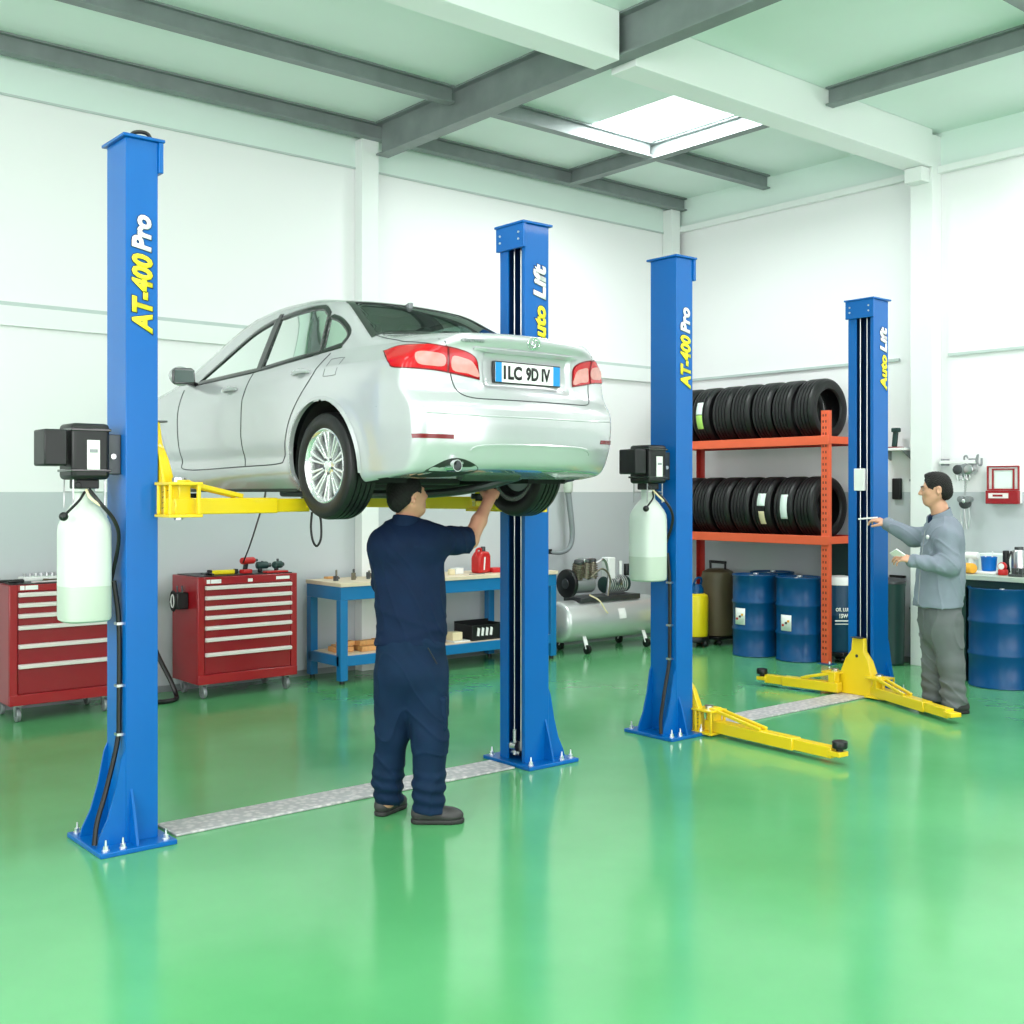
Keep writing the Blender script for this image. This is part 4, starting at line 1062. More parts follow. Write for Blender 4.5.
def hand(S, w, d, n, thumb, s=1., curl=(20,30,20), spread=1., tcurl=0.):
    """w wrist, d direction of the palm, n out of the back of the hand, thumb=+1/-1 side"""
    d = nz(d); n = nz(np.array(n)-np.dot(n, d)*d); l = np.cross(d, n)*thumb
    w = np.array(w, float)
    S.cone(w-d*.01, w+d*.03*s, .025*s, .027*s, .02, flat=(n, .72))
    for t in (-.024, -.008, .008, .024):
        S.cone(w+d*.025*s+l*t*.7*s, w+d*.085*s+l*t*1.12*s, .0135*s, .0118*s, .012)
    L = [(.040,.026,.020), (.044,.029,.021), (.041,.027,.020), (.032,.021,.018)]
    for i, t in enumerate((.026, .009, -.009, -.026)):
        p = w+d*(.083-.004*abs(i-1))*s+l*t*1.12*s; a = 0
        for j in range(3):
            a += math.radians(curl[j]*(1+.08*i)); v = d*math.cos(a)-n*math.sin(a)+l*(.10*(1.2-i*.8))*spread; v = nz(v)
            q = p+v*L[i][j]*s; r0 = (.0096, .0088, .0080)[j]*s*(1 if i < 3 else .88)
            S.cone(p, q, r0, r0*.92, .0035); p = q
    p = w+d*.022*s+l*.022*s; q = p+nz(d*.65+l*.75-n*.25)*.045*s; S.cone(p, q, .0155*s, .0115*s, .012)
    r_ = q+nz(d*.85+l*.25-n*(.35+tcurl))*.030*s; S.cone(q, r_, .0108*s, .0100*s, .004); S.cone(r_, r_+nz(d*.9-n*(.4+tcurl)-l*.1)*.024*s, .0100*s, .0085*s, .004)
def shoe(root, heel, toe, h=.075):
    """heel/toe: ground points"""
    a = np.array(heel, float); b = np.array(toe, float); d = nz(b-a); sd = np.cross(d, [0,0,1]); L = np.linalg.norm(b-a); k = L/.28
    S = SDF(np.minimum(a, b)-.08, np.maximum(a, b)+[.08,.08,.16], .005)
    p = lambda t, z, l=0: a+d*t*k+sd*l+np.array([0,0,z])
    S.cone(p(.035,.045), p(.11,.045), .036, .038, .02); S.cone(p(.11,.042), p(.20,.038), .038, .043, .03, flat=((0,0,1), .75)); S.cone(p(.20,.036), p(.236,.036), .043, .037, .03, flat=((0,0,1), .75))
    S.cone(p(.045,.05), p(.055,.11), .036, .036, .03); S.cone(p(.10,.06), p(.155,.055), .03, .024, .03)
    S.plane((0,0,.022), (0,0,-1), .004); S.plane((0,0,.115), (0,0,1), .006)
    o = S.build('shoe', M['shoe'], root)
    T = SDF(np.minimum(a, b)-.08, np.maximum(a, b)+[.08,.08,.06], .005)
    T.cone(p(.035,.012), p(.11,.012), .040, .039, .02); T.cone(p(.11,.012), p(.20,.012), .039, .047, .02); T.cone(p(.20,.012), p(.238,.012), .047, .040, .02)
    T.plane((0,0,.0), (0,0,-1), .002); T.plane((0,0,.024), (0,0,1), .002)
    T.build('sole', M['sole'], o); return o
def folds(amp, f=1., seed=0, vert=1.):
    def fn(X, Y, Z):
        a = np.sin(X*17*f+Z*9*f+seed)+np.sin(Y*15*f-Z*7*f+1.3*seed); b = np.sin(Z*26*f*vert+a*1.5+X*12+seed*2); c = np.sin(Z*41*f*vert-a*1.2+Y*21+seed)
        r = 1-np.abs(np.sin(Z*19*f*vert+a*2.1+Y*9+X*6*np.sin(seed)+seed*3)); return -amp*(.5*b*np.abs(b)+.3*c+1.1*r**4)
    return fn

def person_root(label, X0, Y0):
    w = (X0*RX[0]+Y0*RY[0], X0*RX[1]+Y0*RY[1], 0)
    return thing('person', label, 'person', w, YAW)

# ---- mechanic in navy, seen from behind, right arm raised to the car
X0, Y0 = -.50, 5.62
L1 = lambda px, py, Y: np.array(cam(px, py, Y))-[X0, Y0, 0]
m1 = person_root('man in navy work clothes seen from behind, reaching up to the car wheel', X0, Y0)
hc = L1(407, 495, 5.62); fr1 = frame3((.80,.56,.16))
B = SDF((-.30,-.28,0), (.66,.62,1.72), .0055)
head(B, hc, fr1, .93)
B.cone(L1(405,531,5.66), L1(408,510,5.65), .058, .056, .03)
B.cone(L1(410,645,5.65), L1(407,560,5.66), .13, .14, .03, flat=((0,1,0), .6)); B.cone(L1(385,541,5.66), L1(430,541,5.66), .05, .05, .05)
el = L1(470,540,5.84); wr = L1(488,502,6.00)
B.cone(L1(431,541,5.66), el, .052, .043, .03); B.cone(el, (el+wr)/2, .043, .039, .02); B.cone((el+wr)/2, wr, .038, .027, .02)
hd = L1(494,489,6.06)-wr
SH1 = [(L1(410,0,5.55)*[1,1,0]+[.012,0,0], L1(464,0,5.56)*[1,1,0]), (L1(376,0,5.66)*[1,1,0]+[.015,0,0], L1(403,0,5.86)*[1,1,0])]
hand(B, wr, hd, (.35,-.75,.6), -1, .98, (28,42,30), 1., .3)
el2 = L1(384,588,5.80); wr2 = L1(402,560,6.02)
B.cone(L1(383,543,5.66), el2, .05, .042, .03); B.cone(el2, wr2, .041, .027, .02)
hand(B, wr2, (.3,.55,.5), (-.5,.3,.5), 1, .98, (25,35,25))
for hp, kn, an in (((397,665,5.66),(391,738,5.66),(388,800,5.68)), ((427,665,5.64),(430,740,5.58),(426,810,5.56))):
    B.cone(L1(*hp), L1(*kn), .075, .055, .04); B.cone(L1(*kn), L1(*an), .052, .04, .03)
    h_, t_ = SH1[0] if an[0] > 400 else SH1[1]; d_ = nz(t_-h_); a = h_+d_*.060+[0,0,.048]; B.cone(L1(*an), a, .036, .022, .01); B.cone(a, a+d_*.12-[0,0,.010], .021, .017, .01)
B.build('body', M['skin'], m1)
hair(m1, hc, fr1, .93, lo=-.085); eyes(m1, hc, fr1, .93)
# shirt
S = SDF((-.34,-.26,.76), (.50,.56,1.50), .0055)
S.cone(L1(411,648,5.64), L1(411,600,5.65), .176, .166, .03, flat=((0,1,0), .68)); S.cone(L1(411,600,5.65), L1(408,556,5.66), .166, .180, .04, flat=((0,1,0), .66))
S.cone(L1(389,545,5.66), L1(426,545,5.66), .078, .078, .06, flat=((0,1,0), 1)); S.cone(L1(398,548,5.62), L1(418,548,5.62), .085, .085, .05)
S.cone(L1(395,531,5.66), L1(414,531,5.66), .048, .048, .06)
e0 = L1(431,541,5.66); S.cone(e0, e0+(el-e0)*.60, .074, .068, .05); S.cone(e0+(el-e0)*.6, e0+(el-e0)*.98, .068, .068, .02)
e1 = L1(384,545,5.66); S.cone(e1, e1+(el2-e1)*.9, .070, .062, .045)
dv = nz(el-e0); S.plane(e0+(el-e0)*.93, dv, .003)
S.plane(L1(411,643.5,5.64), (0,0,-1), .004)
S.disp(folds(.0042, 1., 1.7, .8)); S.disp(lambda X, Y, Z: -.004*np.exp(-((Z-.90-.25*X)/.020)**2)-.004*np.exp(-((Z-.98+.35*X)/.018)**2))
sh = S.build('shirt', M['navy'], m1)
C = SDF(L1(405,528,5.66)-.13, L1(405,528,5.66)+.13, .004)
C.cone(L1(404,531,5.66), L1(407,517,5.64), .076, .068, .01); C.cone(L1(405,533,5.66), L1(409,503,5.63), .064, .057, .004, 'd'); C.plane(L1(406,516.5,5.65), nz([.12,.15,1]), .004); C.plane(L1(406,533,5.65), (0,0,-1), .004)
C.build('collar', M['navy'], sh)
# trousers
S = SDF((-.36,-.32,.05), (.34,.36,1.0), .0055)
S.cone(L1(411,648,5.64), L1(411,672,5.64), .172, .176, .03, flat=((0,1,0), .70)); S.cone(L1(400,672,5.60), L1(421,672,5.60), .098, .098, .05)
S.cone(L1(396,678,5.64), L1(392,735,5.65), .108, .082, .035); S.cone(L1(392,735,5.65), L1(387.5,780,5.67), .080, .074, .03); S.cone(L1(387.5,780,5.67), L1(389,807,5.70), .074, .072, .02)
S.cone(L1(426,678,5.62), L1(430,738,5.58), .110, .088, .035); S.cone(L1(430,738,5.58), L1(428.5,785,5.56), .086, .078, .03); S.cone(L1(428.5,785,5.56), L1(429,808,5.56), .078, .076, .02)
S.plane((0,0,.058), (0,0,-1), .006); S.plane(L1(411,636,5.64), (0,0,1), .004)
S.disp(folds(.0055, .9, .4, .7)); S.disp(lambda X, Y, Z: -.005*(Z < .26)*np.sin((Z+.15*X)*105)*np.clip((.28-Z)/.1, 0, 1))
tr = S.build('trousers', M['navy_p'], m1)
# cargo pocket, back pocket seams, belt loop
pk = SDF(L1(447,715,5.6)-.14, L1(447,715,5.6)+.14, .005); pk.box(L1(443,712,5.60), (.022,.07,.085), .014); pk.disp(folds(.003, 1.4, 2)); pk.build('cargo_pocket', M['navy_p'], tr)
G().tube([L1(428,648,5.505), L1(437,664,5.515)], .003).build('pocket_seam', M['black'], tr)
shoe(m1, L1(410,0,5.55)*[1,1,0]+[.012,0,0], L1(464,0,5.56)*[1,1,0]); shoe(m1, L1(376,0,5.66)*[1,1,0]+[.015,0,0], L1(403,0,5.86)*[1,1,0])

# ---- technician in grey, profile to the left, both hands forward
X0, Y0 = 3.02, 8.30
L2 = lambda px, py, Y: np.array(cam(px, py, Y))-[X0, Y0, 0]
m2 = person_root('man in grey work suit facing the column, both hands raised to it', X0, Y0)
hc2 = L2(936, 489, 8.34); fr2 = frame3((-.96,.22,-.06))
SH2 = [(L2(946,0,8.55)*[1,1,0], L2(920,0,8.46)*[1,1,0]), (L2(967,0,8.31)*[1,1,0], L2(942,0,8.27)*[1,1,0])]
B = SDF((-1.02,-.40,0), (.38,.80,1.80), .006)
head(B, hc2, fr2, 1.02)
B.cone(L2(942,524,8.36), L2(939,507,8.35), .066, .062, .03)
B.cone(L2(941,600,8.34), L2(943,545,8.35), .13, .14, .03, flat=((1,0,0), .75)); B.cone(L2(944,534,8.19), L2(938,532,8.50), .05, .05, .04)
en = L2(950,566,8.12); wn = L2(914,561,8.14); ef = L2(913,537,8.62); wf = L2(888,524,8.74)
B.cone(L2(946,534,8.17), en, .052, .045, .03); B.cone(en, wn, .045, .030, .02); B.cone(L2(936,532,8.53), ef, .052, .045, .03); B.cone(ef, wf, .045, .030, .02)
hand(B, wn, L2(900,557,8.16)-wn, (.0,-.5,.8), 1, 1.0, (25,35,25), 1., .2)
hand(B, wf, L2(876,519,8.80)-wf, (-.1,-.3,.95), -1, 1.0, (18,35,30), 1., .2)
for hp, kn, an in (((935,625,8.44),(934,662,8.44),(931,695,8.47)), ((944,625,8.28),(950,662,8.26),(954,700,8.27))):
    B.cone(L2(*hp), L2(*kn), .08, .058, .04); B.cone(L2(*kn), L2(*an), .055, .042, .03)
    h_, t_ = SH2[1] if an[0] > 940 else SH2[0]; d_ = nz(t_-h_); a = h_+d_*.055+[0,0,.05]; B.cone(L2(*an), a, .04, .028, .02); B.cone(a, a+d_*.12-[0,0,.012], .024, .018, .02)
B.build('body', M['skin2'], m2)
hair(m2, hc2, fr2, 1.02, lo=-.085); eyes(m2, hc2, fr2, 1.02)
S = SDF((-1.0,-.42,.70), (.42,.66,1.56), .006)
S.cone(L2(938,604,8.33), L2(941,572,8.34), .205, .20, .03, flat=((1,0,0), .80)); S.cone(L2(941,572,8.34), L2(943,541,8.35), .20, .195, .04, flat=((1,0,0), .72))
S.cone(L2(945,537,8.24), L2(940,536,8.47), .085, .085, .06); S.cone(L2(942,528,8.31), L2(940,527,8.40), .07, .07, .06)
S.cone(L2(946,537,8.18), en, .082, .070, .04); S.cone(en, wn, .070, .050, .03)
S.cone(L2(936,535,8.53), ef, .080, .066, .04); S.cone(ef, wf, .064, .048, .03)
S.plane(wn, nz(L2(900,557,8.16)-wn), .0) if 0 else None
S.ell(L2(941,513,8.35), (.075,.075,.10), .01, 'd')
S.plane(L2(940,606,8.33), (0,0,-1), .004)
S.disp(folds(.0060, .95, 2.2, .8)); S.disp(lambda X, Y, Z: -.005*np.sin((Z*.6+X)*75)*(X < -.02)*np.exp(-((Z-1.12)/.10)**2))
ja = S.build('jacket', M['grey_cloth'], m2)
C = SDF(L2(940,520,8.35)-.16, L2(940,520,8.35)+.16, .0045)
C.cone(L2(941,527,8.35), L2(939,512,8.35), .105, .086, .01); C.cone(L2(942,528,8.35), L2(937,500,8.35), .082, .070, .004, 'd'); C.plane(L2(939,511.5,8.35), nz([-.45,0,1]), .004); C.ell(L2(926,517,8.33), (.05,.04,.08), .01, 'd'); C.plane(L2(940,530,8.35), (0,0,-1), .004)
C.build('collar', M['grey_cloth'], ja)
C = SDF(L2(935,520,8.33)-.14, L2(935,520,8.33)+.14, .0045)
C.cone(L2(934.5,529,8.33), L2(936,515,8.34), .052, .060, .01, flat=((1,0,0), .9)); C.plane(L2(939,512,8.35), nz([-.45,0,1]), .004)
C.build('undershirt', M['navy'], m2)
cb = L2(927.5,537,8.22); g = G(); g.ball(cb, (.006,.03,.016)); g.build('chest_badge', M['white'], ja)
G().tube([L2(925,530,8.27), L2(921,560,8.26), L2(918,604,8.25)], .003, 6).build('zip', M['grey'], ja)
S = SDF((-.32,-.40,.05), (.40,.42,.98), .006)
S.cone(L2(940,600,8.33), L2(940,625,8.34), .175, .175, .03, flat=((1,0,0), .80))
S.cone(L2(936,622,8.43), L2(935,662,8.44), .118, .092, .04); S.cone(L2(935,662,8.44), L2(934,698,8.47), .090, .080, .03)
S.cone(L2(944,622,8.26), L2(951,662,8.26), .122, .093, .04); S.cone(L2(951,662,8.26), L2(954.5,704,8.27), .090, .082, .03)
S.plane((0,0,.065), (0,0,-1), .006)
S.disp(folds(.0075, .85, 3.1, .7)); S.disp(lambda X, Y, Z: -.005*(Z < .30)*np.sin((Z+.3*X)*80)*np.clip((.32-Z)/.1, 0, 1))
S.build('trousers', M['grey_pant'], m2)
shoe(m2, L2(967,0,8.31)*[1,1,0], L2(942,0,8.27)*[1,1,0]); shoe(m2, L2(946,0,8.55)*[1,1,0], L2(920,0,8.46)*[1,1,0])
# what he holds
def at3(px, py, d): return Vector(at(px, py, d))
a, b = at3(877,517.5,8.83), at3(859,519,8.90); g = G(); g.bar(a-Vector(a)*0, b, .06, .012, up=(0,0,1)); o = g.build('held_gauge', M['white'], bevel=.002); tag(o, 'thin pale gauge strip held by the man in grey against the lift column', 'tool')
a, b = at3(902,557,8.16), at3(893,551,8.16); g = G(); g.bar(a, b, .09, .008, up=(.3,.3,1)); o = g.build('paper_card', M['white'], bevel=.001); tag(o, 'small white card in the lower hand of the man in grey', 'card')
# ------------------------------------------------------------------ tool chests
def tool_chest(label, u0, u1, v0, v1, zb, zt, hz, group=None):
    W, D = u1-u0, v1-v0
    t = thing('tool_chest', label, 'tool chest', ((u0+u1)/2, (v0+v1)/2, 0), 0, group)
    x0, x1, y0, y1 = -W/2, W/2, -D/2, D/2
    g = G(); g.box(x0, x1, y0+.02, y1, zb, zt); g.box(x0, x0+.055, y0, y0+.02, zb+.06, zt); g.box(x1-.055, x1, y0, y0+.02, zb+.06, zt); g.box(x0, x1, y0-.004, y0+.02, zb, zb+.075); g.box(x0+.055, x1-.055, y0, y0+.02, hz[0]+.025, zt)
    b = g.build('cabinet_body', M['red'], t, bevel=.005)
    G().box(x0+.03, x1-.03, y0+.03, y1-.03, zt, zt+.006).build('top_mat', M['black'], t)
    for a, c in ((x0+.07, x0+.10), (x0+.105, x0+.19)): G().box(a, c, y0-.002, y0-.0002, hz[0]+.035, hz[0]+.065).build('name_tag', M['label'], b)
    G().box((x0+x1)/2-.01, (x0+x1)/2+.03, y0-.002, y0-.0002, hz[0]+.035, hz[0]+.06).build('lock_plate', M['label'], b)
    G().box(x1-.19, x1-.07, y0-.002, y0-.0002, hz[0]+.042, hz[0]+.066).build('name_tag', M['label'], b)
    zz = hz+[zb+.075]
    for i, z in enumerate(hz):
        zl = (zz[i+1]+.018) if i < len(hz)-1 else zb+.082
        d = G().box(x0+.06, x1-.06, y0+.004, y0+.018, zl, z+.012).build('drawer', M['red_deep'], t, bevel=.002)
        g = G(); g.prism([(y0-.022,z-.012),(y0-.028,z+.010),(y0-.01,z+.017),(y0+.004,z+.017),(y0+.004,z-.012)], 'x', x0+.058, x1-.058); g.build('handle', M['handle'], d, bevel=.002)
    for sx in (-1, 1):
        for sy in (-1, 1):
            cx_, cy_ = sx*(W/2-.07), sy*(D/2-.06)
            w = G(); r = .048; w.lathe([(.012,-.014),(r-.004,-.014),(r,-.009),(r,.009),(r-.004,.014),(.012,.014)], 20, (cx_, cy_, r), (1,0,0), closed=True)
            wo = w.build('caster', M['grey'], t)
            g = G(); g.box(cx_-.03, cx_+.03, cy_-.03, cy_+.035, zb-.008, zb)
            for q in (-.021, .017): g.prism([(cy_-.02,zb-.008),(cy_+.035,zb-.008),(cy_+.012,r-.012),(cy_-.012,r-.012)], 'x', cx_+q, cx_+q+.004)
            g.build('caster_fork', M['steel'], wo)
    return t
tool_chest('red tool chest at the far left, partly behind the left lift column', 2.40, 3.15, 8.28, 8.76, .12, .955, [.885,.812,.738,.657,.527,.388])
tool_chest('red seven-drawer tool chest on casters between left lift column and blue bench', 3.785, 4.64, 8.30, 8.78, .115, .942, [.857,.779,.702,.627,.546,.456,.341])
def one(g, name, m, label, cat, loc=(0,0,0), rot=0, group=None, bevel=0, smooth=35):
    return tag(g.build(name, m, loc=loc, rot=rot, bevel=bevel, smooth=smooth), label, cat, group)
# things on the chests
Z1, Z2 = .9612, .9482
def spanner(loc, rot, label, m, L=.22):
    g = G(); g.box(-L/2, L/2, -.008, .008, 0, .008)
    for s in (-1, 1):
        g.prism([(s*(L/2-.006)+.022*math.cos(a)*(1), .020*math.sin(a)) for a in np.linspace(.5, 2*PI-.5, 14)] if s < 0 else [(s*(L/2)+.016*math.cos(a), .016*math.sin(a)) for a in np.linspace(0, 2*PI, 14, endpoint=False)], 'z', 0, .010)
    return one(g, 'spanner', m, label, 'spanner', loc, rot, bevel=.001)
def screwdriver(loc, rot, label, m):
    t = thing('screwdriver', label, 'screwdriver', loc, rot)
    G().lathe([(.006,0),(.013,.01),(.014,.05),(.010,.075),(.013,.095),(.010,.105)], 12, (-.10,0,.0145), (1,0,0)).build('grip', m, t)
    G().cyl((.005,0,.0145), (.12,0,.0145), .0035, n=8).build('shank', M['steel'], t)
def pliers(loc, rot, label, m):
    t = thing('pliers', label, 'pliers', loc, rot)
    for s in (-1, 1):
        G().tube(arc_pts([(-.13,s*.035,.012),(-.07,s*.030,.012),(-.01,s*.006,.012),(.0,0,.012)]), .0075).build('grip', m, t)
    g = G(); g.prism([(0,-.014),(.06,-.006),(.06,.006),(0,.014)], 'z', .004, .020); g.build('jaws', M['dark_steel'], t, bevel=.002)
def socket_case(loc, rot, label, m, inner):
    t = thing('socket_case', label, 'tool case', loc, rot)
    G().box(-.13,.13,-.07,.07,0,.022).build('tray', m, t, bevel=.003)
    for i in range(6): G().cyl((-.10+.04*i,.02,.022),(-.10+.04*i,.02,.046),.011+.001*i,n=12).build('socket', inner, t)
spanner((2.74,8.40,Z1), .15, 'pale combination spanner lying along the left red chest top', M['handle'], .30)
screwdriver((2.52,8.37,Z1), -.25, 'dark screwdriver at the front edge of the left red chest', M['black'])
pliers((2.50,8.50,Z1), .2, 'black handled pliers on the left corner of the far-left chest', M['black'])
spanner((2.86,8.55,Z1), -.1, 'olive coloured spanner behind the pale one on the left chest', M['brown'], .26)
socket_case((2.72,8.66,Z1), .02, 'flat pale socket case against the wall on left red chest', M['label'], M['steel'])
screwdriver((3.0,8.44,Z1), .4, 'red handled screwdriver beside the white reservoir on left chest', M['red_p'])
# yellow tool, red drill, small motors on the second chest
t = thing('spirit_level', 'yellow tool with dark end caps lying on the second red chest', 'level', (4.06,8.45,Z2), .02)
G().box(-.10,.10,-.018,.018,.0,.035).build('body', M['yel_plastic'], t, bevel=.008); 
for s in (-1,1): G().cbox((s*.112,0,.02),(.03,.04,.038)).build('end_cap', M['black'], t, bevel=.006)
pliers((3.93,8.44,Z2), 1.2, 'small dark pliers left of the yellow tool', M['black'])
spanner((4.05,8.62,Z2), .3, 'dark spanner behind the yellow tool on second chest', M['dark_steel'], .2)
t = thing('cordless_drill', 'red cordless drill standing on second tool chest beneath hanging cable', 'drill', (4.28,8.45,Z2), .3)
G().rcyl((-.07,0,.10),(.06,0,.10),.028,.008).build('motor_housing', M['red_p'], t)
G().bar((-.02,0,.09),(-.035,0,.025),.032,.028,up=(0,1,0)).build('handle_grip', M['black'], t, bevel=.005)
G().box(-.07,.02,-.03,.03,0,.032).build('battery', M['red_p'], t, bevel=.006); G().cyl((.06,0,.10),(.10,0,.10),.016,.010).build('chuck', M['dark_steel'], t)
for k, (x, y, lb) in enumerate(((4.43,8.50,'dark green air grinder in the middle right of second chest'), (4.56,8.48,'dark green air wrench at right end of second chest'))):
    t = thing('air_tool', lb, 'air tool', (x, y, Z2), .5*k)
    G().rcyl((-.05,0,.055),(.05,0,.055),.030,.01).build('body', M['green_dark'], t); G().cyl((.05,0,.055),(.075,0,.055),.018).build('nose', M['dark_steel'], t)
    G().rcyl((-.02,0,.0),(-.02,0,.045),.018,.004).build('grip', M['black'], t); G().rcyl((.0,0,.08),(.0,0,.105 if k else .09),.010,.003).build('trigger', M['dark_steel'], t)
G().box(-.09,.09,-.03,.03,0,.014)
one(G().box(-.10,.10,-.035,.035,0,.014), 'tool_tray', M['red_p'], 'low red tray under the green air tools on second chest', 'tray', (4.49,8.385,Z2), .05, bevel=.003)
t = thing('cable_holder', 'black cup holder with pale coil hooked on side of second tool chest', 'holder', (3.786,8.52,.80))
G().box(-.10,-.001,-.055,.055,-.11,.02).build('cup', M['black'], t, bevel=.01)
G().tube([(-.105-.03*0+.0*k, .05*math.cos(k*.5)-.0, -.045+.075*math.sin(k*.5)) for k in range(13)], .009, 8).build('coil', M['black'], t)
G().tube([(-.112, .028*math.cos(k*.5), -.045+.05*math.sin(k*.5)) for k in range(13)], .005, 6, True).build('cable_coil', M['label'], t)
for dx in (-.03,-.07): G().cyl((dx,0,.02),(dx,.01,.07),.007).build('tool_shaft', M['dark_steel'], t)
# cable from the car to the drill, loop beneath the arm
P = [at3(243,563,9.15), at3(250,545,8.9), at3(258,520,8.2), at3(264,500,7.3), at3(266,489,6.6)]
one(G().tube(arc_pts(P), .0065, 6), 'hanging_cable', M['black'], 'thin black cable hanging from under the car down to the red drill', 'cable')
P = [at3(312,512,5.62), at3(311,528,5.62), at3(313,541,5.62), at3(317,546,5.62), at3(321,538,5.62), at3(321,522,5.62), at3(319,512,5.62)]
one(G().tube(arc_pts(P), .006, 6), 'strap_loop', M['black'], 'black loop hanging from the tip of yellow arm beside the rear wheel', 'strap')
t = thing('wall_hook', 'small black hook on grey wall just right of the left lift column', 'hook', (3.62,VW,1.02))
G().box(-.03,.03,-.012,-.001,-.03,.03).build('plate', M['black'], t); G().tube([(0,-.01,0),(0,-.09,0),(0,-.11,.02)], .008).build('hook', M['black'], t)
P = [(3.56,8.62,.42),(3.60,8.58,.30),(3.66,8.52,.14),(3.68,8.46,.03),(3.62,8.36,.018),(3.50,8.34,.018),(3.40,8.45,.018),(3.36,8.6,.04),(3.38,8.68,.3),(3.45,8.70,.46),(3.53,8.67,.48)]
one(G().tube(arc_pts(P), .018, 8, True), 'rubber_hose', M['black'], 'black rubber hose curled on the floor between the two red tool chests', 'hose')

# ------------------------------------------------------------------ workbench and its load
t = thing('workbench', 'blue steel workbench with pale wooden top behind the man in navy', 'workbench', (6.19,8.48,0))
x0, x1, y0, y1 = -1.20, 1.20, -.28, .28
G().box(x0-.01, x1+.01, y0-.015, y1, .812, .845).build('bench_top', M['wood'], t, bevel=.003)
g = G(); g.box(x0, x1, y0, y0+.03, .70, .812); g.box(x0, x1, y1-.03, y1, .70, .812); g.box(x0, x0+.03, y0+.03, y1-.03, .70, .812); g.box(x1-.03, x1, y0+.03, y1-.03, .70, .812); g.build('top_frame', M['bench_blue'], t, bevel=.003)
g = G(); g.box(x0+.02, x1-.02, y0+.005, y0+.03, .15, .235); g.box(x0+.02, x1-.02, y1-.03, y1, .15, .235); g.box(x0, x0+.03, y0+.03, y1-.03, .15, .235); g.box(x1-.03, x1, y0+.03, y1-.03, .15, .235); g.build('shelf_frame', M['bench_blue'], t, bevel=.003)
G().box(x0+.03, x1-.03, y0+.03, y1-.03, .215, .237).build('lower_shelf', M['wood'], t)
for lx in (x0, .76, x1-.07):
    for ly in (y0, y1-.07):
        if lx == .76 and ly == y0: pass
        l = G().box(lx, lx+.07, ly, ly+.07, .03, .70).build('leg', M['bench_blue'], t, bevel=.003)
        G().cyl((lx+.035, ly+.035, 0), (lx+.035, ly+.035, .03), .022, n=12).build('foot', M['black'], l)
bz, sz = .8455, .2375
rs = random.Random(3)
for i in range(9):
    x = 5.10+.055*i+rs.uniform(-.01,.01); y = 8.45+.09*(i % 3)+rs.uniform(-.01,.01); h = rs.choice([.025,.04,.06]); r = rs.uniform(.018,.026)
    g = G()
    if i % 3 == 0: g.lathe([(r*.45,0),(r,0),(r,h),(r*.45,h)], 6, closed=True)
    elif i % 3 == 1: g.lathe([(r,0),(r,.01),(r*.5,.012),(r*.5,h+.02),(r*.7,h+.022),(.001,h+.028)], 14)
    else: g.lathe([(r*.7,0),(r,0),(r,h*.6),(r*.7,h*.6)], 16, closed=True)
    one(g, 'machine_part', M['brass'] if i % 2 else M['dark_steel'], 'small turned metal part in the cluster on left end of wooden bench top', 'metal part', (x, y, bz), 0, 'small metal parts on the wooden bench top')
for i, (x, y, r_) in enumerate(((5.20,8.70,.1),(5.66,8.60,-.4),(5.85,8.50,.2))):
    one(G().box(-.06,.06,-.03,.03,0,.018), 'wood_block', M['wood_o'], ['flat orange-brown block at the left end of bench top against wall','thin brown block on bench top left of the man in navy','brown block on bench top nearest the man in navy'][i], 'block', (x, y, bz), r_, bevel=.003)
t = thing('oil_can', 'red plastic jug with dark cap on the bench beside lift column', 'jug', (6.64,8.42,bz), .2)
g = G(); g.prism([(-.085,0),(.085,0),(.085,.16),(.06,.20),(-.045,.20),(-.085,.15)], 'y', -.055, .055); g.build('body', M['red_p'], t, bevel=.02)
G().rcyl((.03,0,.195),(.03,0,.245),.022,.005).build('cap', M['dark_steel'], t); G().tube(arc_pts([(-.07,0,.15),(-.06,0,.215),(-.01,0,.225),(.0,0,.195)]), .012).build('handle', M['red_p'], t)
G().prism([(-.03,.03),(-.02,.15),(.0,.15),(-.012,.03)], 'y', -.058, -.0555).build('label_stripe', M['label'], t)
one(G().box(-.07,.07,-.05,.05,0,.045), 'small_case', M['red_p'], 'low red case on bench right of the red jug', 'case', (6.80,8.40,bz), 0, bevel=.008)
one(G().box(-.05,.05,-.04,.04,0,.055), 'parts_box', M['label'], 'small pale box on the bench between man in navy and red jug', 'box', (6.38,8.45,bz), .1, bevel=.004)
one(G().lathe([(.03,0),(.034,.004),(.034,.04),(.028,.05),(.001,.052)], 18), 'tin', M['cream'], 'little cream tin beside the pale box on bench top', 'tin', (6.28,8.40,bz))
one(G().box(-.09,.09,-.006,.006,0,.006), 'steel_ruler', M['grey'], 'short steel rule lying in front of the red jug', 'ruler', (6.50,8.30,bz), .05)
